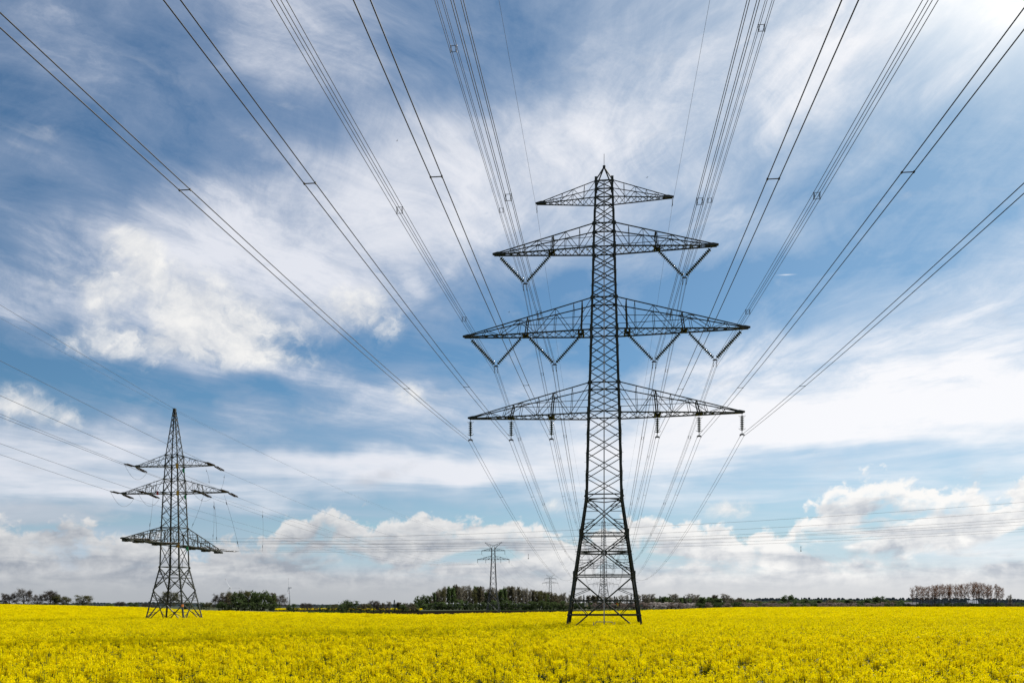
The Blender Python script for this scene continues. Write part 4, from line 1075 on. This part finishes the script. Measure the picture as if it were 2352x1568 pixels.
def tree(kind, px, top, D, wpx, label, group, base=None):
    """px: photograph column, top: photograph row of the top, wpx: crown width in photograph units"""
    x = (px-PX0)/F*D; g = GZ(x, D) if base is None else base; h = Zp(top, D)-g; h = max(h, 1.2)
    tm, cm = tr_rnd.choice(TM[kind])
    o = empty('shrub' if kind in SHRUB else ('poplar_tree' if kind == 'poplar' else 'conifer_tree' if kind == 'conifer' else 'tree'), (x, D, g-.1), label, 'bush' if kind in SHRUB else 'tree', group, tr_rnd.uniform(0, 6.28))
    nat = {'bare_oak':.92,'oak_leafing':.9,'round_green':.82,'round_fresh':.82,'round_brown':.82,'slender_bare':.38,'slender_fresh':.40,'slender_brown':.40,'poplar':.30,'conifer':.38}.get(kind, 1.05)
    w = wpx/F*D/nat if wpx else h
    o.scale = (w, w, h)
    link('stems' if kind in SHRUB else 'trunk', tm, o); link('foliage' if kind in SHRUB else 'crown', cm, o)
    return o
# --- far left group
G = 'trees along the rise at far left'
for kind, px, top, wpx, lb in (('shrub_green',5,1376,24,'low dark bush at the very left edge, in front of the bare trees'),('bare_oak',22,1358,36,'leftmost bare broad tree of the group on the rise at far left'),('bare_oak',54,1347,44,'widest and tallest bare tree of the group on the rise at far left'),
        ('bare_oak',86,1362,27,'small bare tree right of the tallest one on the rise at far left'),('bare_oak',114,1351,37,'bare tree left of the olive leafed one in the far left group'),('oak_leafing',145,1366,36,'olive leafed tree at the right end of the far left group'),
        ('oak_leafing',128,1360,22,'narrow olive tree squeezed between the bare one and the broad olive one at far left'),('oak_leafing',190,1364,40,'round olive tree standing alone on the rise left of the pointed pylon')):
    tree(kind, px, top, 720, wpx, lb, G)
for kind, px, top, wpx, lb in (('shrub_fresh',251,1384,22,'small light green bush on the rise, to the right of the lone olive tree'),('bare_oak',276,1379,24,'tiny bare tree on the rise between two bushes'),('shrub_green',305,1381,30,'wide low bush on the rise, left of the pointed pylon'),('bare_oak',335,1383,20,'tiny bare tree just left of the pointed pylon legs')):
    tree(kind, px, top, 800, wpx, lb, 'small trees and bushes on the rise', base=2.2 if px < 300 else 1.3)
tree('oak_leafing', 390, 1353, 600, 48, 'broad leafing tree seen through the legs of the pointed pylon', 'trees behind the pointed pylon')
for kind, px, top, wpx, lb in (('shrub_bare',352,1384,22,'bare bush seen through the left leg of the pointed pylon'),('shrub_green',432,1380,24,'dark bush behind the right legs of the pointed pylon'),('round_green',462,1380,20,'small dark tree just right of the pointed pylon'),('oak_leafing',480,1380,22,'small olive tree between the pointed pylon and the dark clump')):
    tree(kind, px, top, 640, wpx, lb, 'trees behind the pointed pylon')
# --- the clump right of the left pylon
G = 'trees of the dark clump right of the pointed pylon'
CL = [('bare_oak',503,1360,30),('round_brown',517,1357,30),('oak_leafing',532,1354,34),('round_green',548,1357,34),('oak_leafing',562,1351,32),('round_green',578,1353,32),('round_green',592,1358,30),('slender_fresh',584,1356,18),('round_green',607,1352,28),('round_green',621,1359,26),('slender_brown',628,1359,18),('bare_oak',643,1361,38),('shrub_green',545,1373,44),('shrub_green',512,1378,32),('shrub_green',600,1379,36),('shrub_green',572,1381,34),('shrub_green',632,1384,30)]
for i, (kind, px, top, wpx) in enumerate(CL):
    n_ = sorted(c[1] for c in CL if (c[0] in SHRUB) == (kind in SHRUB)).index(px)+1
    lb = '%s, %s %s from left in the clump beside the pointed pylon' % (LOOK[kind], ordw(n_), 'bush' if kind in SHRUB else 'tree')
    tree(kind, px, top, 600 if kind in SHRUB else 612+(i % 3)*8, wpx*1.12, lb, G)
# --- the hedge in front of the second yellow field
G = 'hedge trees in front of the second yellow field'
HD = [('shrub_green',664,1386,16),('shrub_green',674,1384,26),('bare_oak',699,1381,20),('bare_oak',711,1382,18),('shrub_bare',726,1390,14),('shrub_green',738,1389,16),('shrub_green',752,1387,18),('oak_leafing',768,1385,26),('shrub_green',785,1387,22),('round_green',788,1383,24),('round_green',806,1375,40),('oak_leafing',796,1382,22),('round_brown',830,1383,24),('oak_leafing',842,1384,26),('bare_oak',858,1375,30),('round_brown',874,1381,26),('shrub_bare',890,1388,18),('slender_bare',893,1379,16),('conifer',906,1376,16),('slender_brown',916,1381,18),('shrub_green',925,1384,24),('round_brown',932,1382,24),('round_brown',945,1382,24),('shrub_green',952,1384,26)]
for i, (kind, px, top, wpx) in enumerate(HD):
    n_ = sorted(c[1] for c in HD if (c[0] in SHRUB) == (kind in SHRUB)).index(px)+1
    tree(kind, px, top, 500+(i % 4)*7, wpx, '%s, %s %s from left in the hedge before the yellow strip' % (LOOK[kind], ordw(n_), 'bush' if kind in SHRUB else 'tree'), G)
# --- the wood left of the huge pylon
prof = [(955,1376),(965,1366),(985,1365),(1000,1360),(1010,1348),(1035,1343),(1060,1343),(1085,1344),(1110,1347),(1133,1347),(1150,1346),(1170,1344),(1195,1346),(1215,1351),(1240,1354),(1262,1357),(1285,1356),(1300,1362),(1320,1365),(1345,1363),(1370,1364),(1400,1364),(1440,1362),(1470,1361),(1490,1362)]
wood_front, wood_back, wood_shrub = [], [], []
wr = random.Random(77); x = 958
while x < 1300:
    k_ = wr.choices(['slender_bare','slender_brown','slender_fresh','round_brown','oak_leafing'], [7,3,1.4,1.6,1.2])[0]
    if 1142 < x < 1160: k_ = 'slender_fresh'
    if 955 < x < 985: k_ = 'round_green'
    if 1262 < x < 1290: k_ = 'round_brown'
    wood_front.append((k_, x, pl(prof, x)+wr.choice([wr.uniform(-4,1),wr.uniform(0,9)]), wr.uniform(12, 21)*(1.25 if k_.startswith(('round','oak')) else 1))); x += wr.uniform(6.5, 9.5)
x = 1004
while x < 1296:
    wood_back.append((wr.choice(['slender_bare','slender_bare','slender_brown']), x, pl(prof, x)+wr.uniform(-2, 10), wr.uniform(14, 22))); x += wr.uniform(8, 11)
x = 956
while x < 1300: wood_shrub.append((wr.choice(['shrub_green','shrub_green','shrub_fresh','shrub_green']), x, wr.uniform(1375, 1384), wr.uniform(22, 34))); x += wr.uniform(10, 15)
for i, (k_, x, t, w) in enumerate(wood_front): tree(k_, x, t, 740+(i % 3)*8, w, '%s, %s from left in the front row of the wood' % (LOOK[k_], ordw(i+1)), 'front trees of the wood')
for i, (k_, x, t, w) in enumerate(wood_back): tree(k_, x, t, 775+(i % 3)*8, w, 'bare treetop hardly told apart behind the front row of the wood', 'back trees of the wood')
for i, (k_, x, t, w) in enumerate(wood_shrub): tree(k_, x, t, 722+(i % 2)*6, w, '%s, %s from left at the foot of the wood' % (LOOK[k_], ordw(i+1)), 'bushes at the foot of the wood')
# --- behind the huge pylon and on to the right
right = []; x = 1304
while x < 1480:
    k_ = wr.choice(['slender_bare','slender_bare','slender_brown','conifer','round_brown']); right.append((k_, x, pl(prof, x)+wr.uniform(-1, 5), 17 if k_ != 'conifer' else 14)); x += wr.uniform(7.5, 11)
for i, (k_, x, t, w) in enumerate(right): tree(k_, x, t, 800+(i % 4)*10, w, '%s, %s from left behind the huge pylon legs' % (LOOK[k_], ordw(i+1)), 'trees behind the huge pylon')
R2 = [('slender_bare',1486,1362,26),('slender_bare',1498,1361,24),('round_green',1492,1370,22),('round_green',1508,1369,20),('conifer',1516,1367,16),('slender_fresh',1524,1368,22),('round_green',1534,1367,24),('slender_bare',1543,1362,24),('slender_bare',1552,1361,22),('slender_fresh',1560,1370,22),('conifer',1571,1367,18),('slender_bare',1582,1361,22),('slender_bare',1592,1361,22),('slender_bare',1602,1363,20),('round_fresh',1580,1371,26),('slender_fresh',1596,1370,22),('slender_fresh',1612,1369,24),('round_green',1622,1371,24),('slender_fresh',1630,1369,22),('slender_brown',1642,1364,22),('slender_fresh',1650,1371,24),('slender_bare',1661,1361,24),('slender_bare',1670,1362,22),('round_brown',1684,1369,30),('round_brown',1696,1373,26),('slender_brown',1706,1374,20),('round_green',1722,1376,24),('oak_leafing',1740,1378,26),('round_fresh',1757,1380,26),('oak_leafing',1776,1377,26),('round_fresh',1790,1379,26),('round_green',1812,1364,34),('round_fresh',1833,1374,28),('slender_fresh',1848,1374,26),('round_fresh',1866,1375,26),('slender_fresh',1880,1375,24),('round_brown',1898,1376,28),('oak_leafing',1914,1374,30),('round_fresh',1930,1376,26),('slender_fresh',1946,1374,24),('round_brown',1962,1376,24),('round_fresh',1976,1377,26),('slender_fresh',1992,1374,24),('round_green',2022,1367,36),('oak_leafing',2048,1376,28),('round_fresh',2066,1375,26),('round_green',2082,1377,26)]
for i, (k_, x, t, w) in enumerate(R2):
    tree(k_, x, t, 826+(i % 4)*10 if x < 1710 else 838+(i % 4)*9, w, '%s, %s from left in the belt right of the huge pylon' % (LOOK[k_], ordw(i+1)), 'trees of the belt right of the huge pylon')
rb = []; x = 1484
while x < 2090: rb.append(x); x += wr.uniform(9, 14)
for i, x in enumerate(rb):
    k_ = wr.choice(['round_green','slender_fresh','oak_leafing','round_fresh','slender_brown','round_green']); tree(k_, x, pl([(1484,1369),(1700,1370),(1740,1377),(2090,1377)], x)+wr.uniform(0, 5), 885+(i % 3)*9, wr.uniform(24, 32), 'tree crown filling the gaps behind the front row of the right belt', 'back trees of the right belt')
bl = []; x = 1300
while x < 2090:
    k_ = 'shrub_blossom' if 1480 < x < 1605 and wr.random() < .55 else wr.choice(['shrub_brown','shrub_brown','shrub_green']) if x > 1700 or x < 1480 else wr.choice(['shrub_green','shrub_brown','shrub_green'])
    bl.append((k_, x, wr.uniform(1380.5, 1384.5), wr.uniform(18, 28))); x += wr.uniform(9, 13)
for i, (k_, x, t, w) in enumerate(bl):
    tree(k_, x, t, 790+(i % 2)*5, w, '%s, %s from left in the low hedge under the belt' % (LOOK[k_], ordw(i+1)), 'hedge bushes at the foot of the right belt')
# --- the row of poplars
PO = [235,310,380,435,490,550,620,655,680,740,790,850,910,935,960,1040,1090,1140,1180,1235,1310,1380,1420,1450,1490,1550,1595,1650,1690,1725,1820,1880,1930]
PT = [(150,1345),(300,1342),(560,1343),(700,1338),(960,1336),(1180,1338),(1380,1332.5),(1560,1335),(1720,1339),(1830,1338),(1900,1342),(1950,1349)]
for i, q in enumerate(PO):
    x = 2067+q*.1211; tree('poplar', x, pl(PT, q)+wr.uniform(-1, 3), 800+(i % 3)*7, wr.uniform(12, 16), '%s poplar from the left in the row at far right' % ordw(i+1), 'row of bare poplars at far right')
tree('slender_bare', 2320, 1363, 800, 14, 'thin bare tree standing apart right of the poplar row', 'trees at the right end')
UB = []; x = 2090
while x < 2356: UB.append(x); x += wr.uniform(11, 16)
for i, x in enumerate(UB): tree(wr.choice(['shrub_green','shrub_green','shrub_bare']), x, wr.uniform(1381, 1385), 788+(i % 2)*5, wr.uniform(22, 32), '%s dark bush from the left under and beyond the poplar row' % ordw(i+1), 'bushes under the poplar row')

# ================================================================= wooded ridges on the horizon
m_ridge = mat('haze_tinted_wood', .95, 0, (.040,.052,.056), (.062,.076,.078), .02, 3, spec=.0)  # blue tint of the distant haze is put into the base colour
def ridge(name, y, depth, prof_, step, seed, label):
    """a wooded rise: thousands of small crowns on a low hill"""
    rnd = random.Random(seed); mb = MB(); x0, x1 = (prof_[0][0]-PX0)/F*y, (prof_[-1][0]-PX0)/F*y
    n_ = int((x1-x0)/step); rows_ = 8
    for r_ in range(rows_):
        yy = y+depth*r_/(rows_-1)
        for i in range(n_):
            px = prof_[0][0]+(prof_[-1][0]-prof_[0][0])*(i+rnd.random())/n_; x = (px-PX0)/F*yy; zt = Zp(pl(prof_, px), y); zz = zt*(.42+.58*r_/(rows_-1))*rnd.uniform(.82, 1.06); w = step*rnd.uniform(.6, 1.05); h = step*rnd.uniform(.7, 1.1)
            c = Vector((x, yy, zz)); n0 = len(mb.v); sd_ = 6
            if rnd.random() < .12: pr = [(-1.6,w*.7),(-.6,w*.5),(.12,.02)]
            else: pr = [(-1.9,w*.9),(-.8,w*1.0),(-.3,w*.82),(-.05,w*.45),(.02,.05)]
            for l_, r2 in pr:
                for k in range(sd_): g = 6.283*k/sd_+rnd.uniform(-.3,.3); mb.v.append((c.x+r2*math.cos(g)*rnd.uniform(.75,1.2), c.y+r2*math.sin(g), c.z+l_*h*rnd.uniform(.85,1.1)))
            for a in range(len(pr)-1):
                for k in range(sd_): mb.face((n0+a*sd_+k, n0+a*sd_+(k+1) % sd_, n0+(a+1)*sd_+(k+1) % sd_, n0+(a+1)*sd_+k))
    # the rise that carries them
    m_ = 60; n0 = len(mb.v)
    for i in range(m_+1):
        px = prof_[0][0]+(prof_[-1][0]-prof_[0][0])*i/m_; zt = Zp(pl(prof_, px), y)
        for yy, zz in ((y-60, -1), (y-20, zt*.15), (y+depth*.5, zt*.40), (y+depth, zt*.62), (y+depth+300, 0)): mb.v.append(((px-PX0)/F*yy, yy, zz))
    for i in range(m_):
        for k in range(4): a = n0+i*5+k; mb.face((a, a+5, a+6, a+1))
    o = mb.build(name, m_ridge); o['kind'] = 'stuff'; o['label'] = label
ridge('distant_forest', 3300, 500, [(1640,1384),(1690,1374),(1730,1370.5),(1760,1369.5),(1830,1369),(1930,1370),(2000,1369.5),(2030,1368.5),(2100,1369),(2250,1370),(2352,1372),(2500,1373),(2800,1372)], 9, 1, 'blue green wooded ridge on the horizon at right')
ridge('distant_forest', 2600, 400, [(-500,1383),(-200,1383),(0,1383),(160,1383),(232,1381),(300,1382),(345,1379),(400,1380),(470,1384),(520,1386)], 8, 2, 'dark low wood on the horizon at far left')
ridge('distant_forest', 1900, 300, [(500,1387),(650,1387.5),(720,1385.5),(760,1386.5),(800,1385),(900,1385.5),(960,1386),(1100,1386),(1320,1386)], 5.5, 3, 'low dark wood on the horizon behind the hedge')
ridge('distant_forest', 1500, 250, [(1300,1384),(1480,1380),(1640,1379),(1720,1379.5),(1850,1379),(2000,1380),(2120,1380),(2352,1382),(2600,1382)], 5.5, 4, 'dark middle wood behind the tree belt at right')

# ================================================================= wind turbines
m_turb = mat('pale_grey_turbine', .5, 0, (.55,.56,.58), (.60,.61,.62), .1)
m_tip = mat('red_blade_tip', .5, 0, (.35,.10,.08))
def turbine(px, py, D, yaw, angs, Lb, lab):
    hub = P(px, py, D); g = GZ(hub.x, hub.y); root = empty('wind_turbine', (hub.x, hub.y, g), lab, 'wind turbine', 'wind turbines on the horizon', yaw); H = hub.z-g
    mb = MB(); mb.tube([(0,0,0),(0,0,H*.5),(0,0,H-1)], [2.1,1.7,1.2], 10); mb.build('tower', m_turb, root, True)
    mb = MB(); mb.bar((0,-4,H),(0,7,H),3.4,3.6); mb.build('nacelle', m_turb, root); mb = MB(); mb.lathe((0,-4,H),(0,-1,0),[(0,1.7),(1.5,1.4),(2.6,.4),(2.7,.02)],10); mb.build('hub', m_turb, root, True)
    for a in angs:
        d = Vector((math.sin(R(a)), 0, math.cos(R(a)))); o = Vector((0,-5.2,H)); mb = MB(); w = Vector((d.z,0,-d.x))
        pts_ = [(0,.9),(.12,1.9),(.3,1.5),(.7,.95),(.97,.4)]
        for (t0,w0),(t1,w1) in zip(pts_, pts_[1:]): mb.bar(o+d*Lb*t0+w*w0*.3, o+d*Lb*t1+w*w1*.3, w0*1.5, .5, w1*1.5)
        bl_ = mb.build('blade', m_turb, root); mb = MB(); mb.bar(o+d*Lb*.80+Vector((0,-.05,0)), o+d*Lb*.9+Vector((0,-.05,0)), 1.55, .7); mb.build('red_band', m_tip, bl_)
turbine(529, 1349, 3400, 0, (-28, 92, 212), 43, 'wind turbine whose rotor rises behind the dark clump of trees')
turbine(665.5, 1349, 3500, R(-72), (8, 128, 248), 42, 'wind turbine seen edge on, on a full white tower right of the dark clump')

# ================================================================= farm buildings behind the poplars
m_wall = mat('pale_render', .9, 0, (.14,.135,.125), (.20,.19,.18), .8)
m_roof = mat('white_sheet_roof', .5, 0, (.80,.81,.82), (.88,.88,.88), .5)
m_roofg = mat('grey_tile_roof', .8, 0, (.05,.05,.055), (.08,.08,.085), 1.2)
m_dark = mat('dark_opening', .7, 0, (.02,.02,.022))
def house(px, D, w, d, eave, ridge_, roofm, lab, gable=True):
    x = (px-PX0)/F*D; root = empty('farm_building', (x, D, GZ(x, D)), lab, 'building', None, R(-12))
    mb = MB(); mb.box((0,0,eave/2), w, d, eave)
    for s in (-1, 1): mb.poly([(s*(w/2-.1),-d/2,eave),(s*(w/2-.1),d/2,eave),(s*(w/2-.1),0,ridge_)], .2, (1,0,0))
    mb.build('wall', m_wall, root); mb = MB()
    for s in (-1, 1): mb.poly([(-w/2-.4,s*(d/2+.4),eave-.15),(w/2+.4,s*(d/2+.4),eave-.15),(w/2+.4,0,ridge_+.05),(-w/2-.4,0,ridge_+.05)], .18, (0,s*(ridge_-eave),d/2))
    mb.build('roof', roofm, root)
    for k in range(4):
        mb = MB(); mb.box((-w*.36+k*w*.24, -d/2-.02, eave*.5), 1.3, .08, 1.4); f_ = mb.build('window', m_dark, root)
house(2233, 840, 8.5, 7, 4.6, 7.6, m_roof, 'farm building with a bright white roof showing between the poplars')
house(2178, 850, 10, 8, 2.6, 4.4, m_roofg, 'low grey roofed building behind the middle of the poplar row')
house(2093, 845, 12, 9, 3.4, 5.6, m_roofg, 'grey roofed house behind the left end of the poplar row')

# ================================================================= birds
m_bird = mat('dark_plumage', .8, 0, (.02,.02,.022))
for px, py, D, lab in ((912,324,210,'tiny bird high in the sky, left of the wire pairs'),(1169,717,230,'tiny bird in the blue gap left of the huge pylon'),(440,1105,240,'tiny bird just right of the pointed pylon, in the low sky'),(1486,408,220,'tiny bird right of the topmost crossarm')):
    p = P(px, py, D); mb = MB(); mb.lathe((-.16,0,0),(1,0,0),[(0,.005),(.08,.05),(.18,.06),(.28,.03),(.36,.005)],6)
    mb.quad((-.05,0,.02),(.06,0,.02),(.02,-.42,.14),(-.07,-.40,.13)); mb.quad((.06,0,.02),(-.05,0,.02),(-.07,.40,.13),(.02,.42,.14)); mb.tri((-.16,0,0),(-.30,.06,0),(-.30,-.06,0))
    o = mb.build('bird', m_bird); o.location = p; o.rotation_euler = (0,.1,R(30)); tag(o, lab, 'bird', 'birds in the sky')
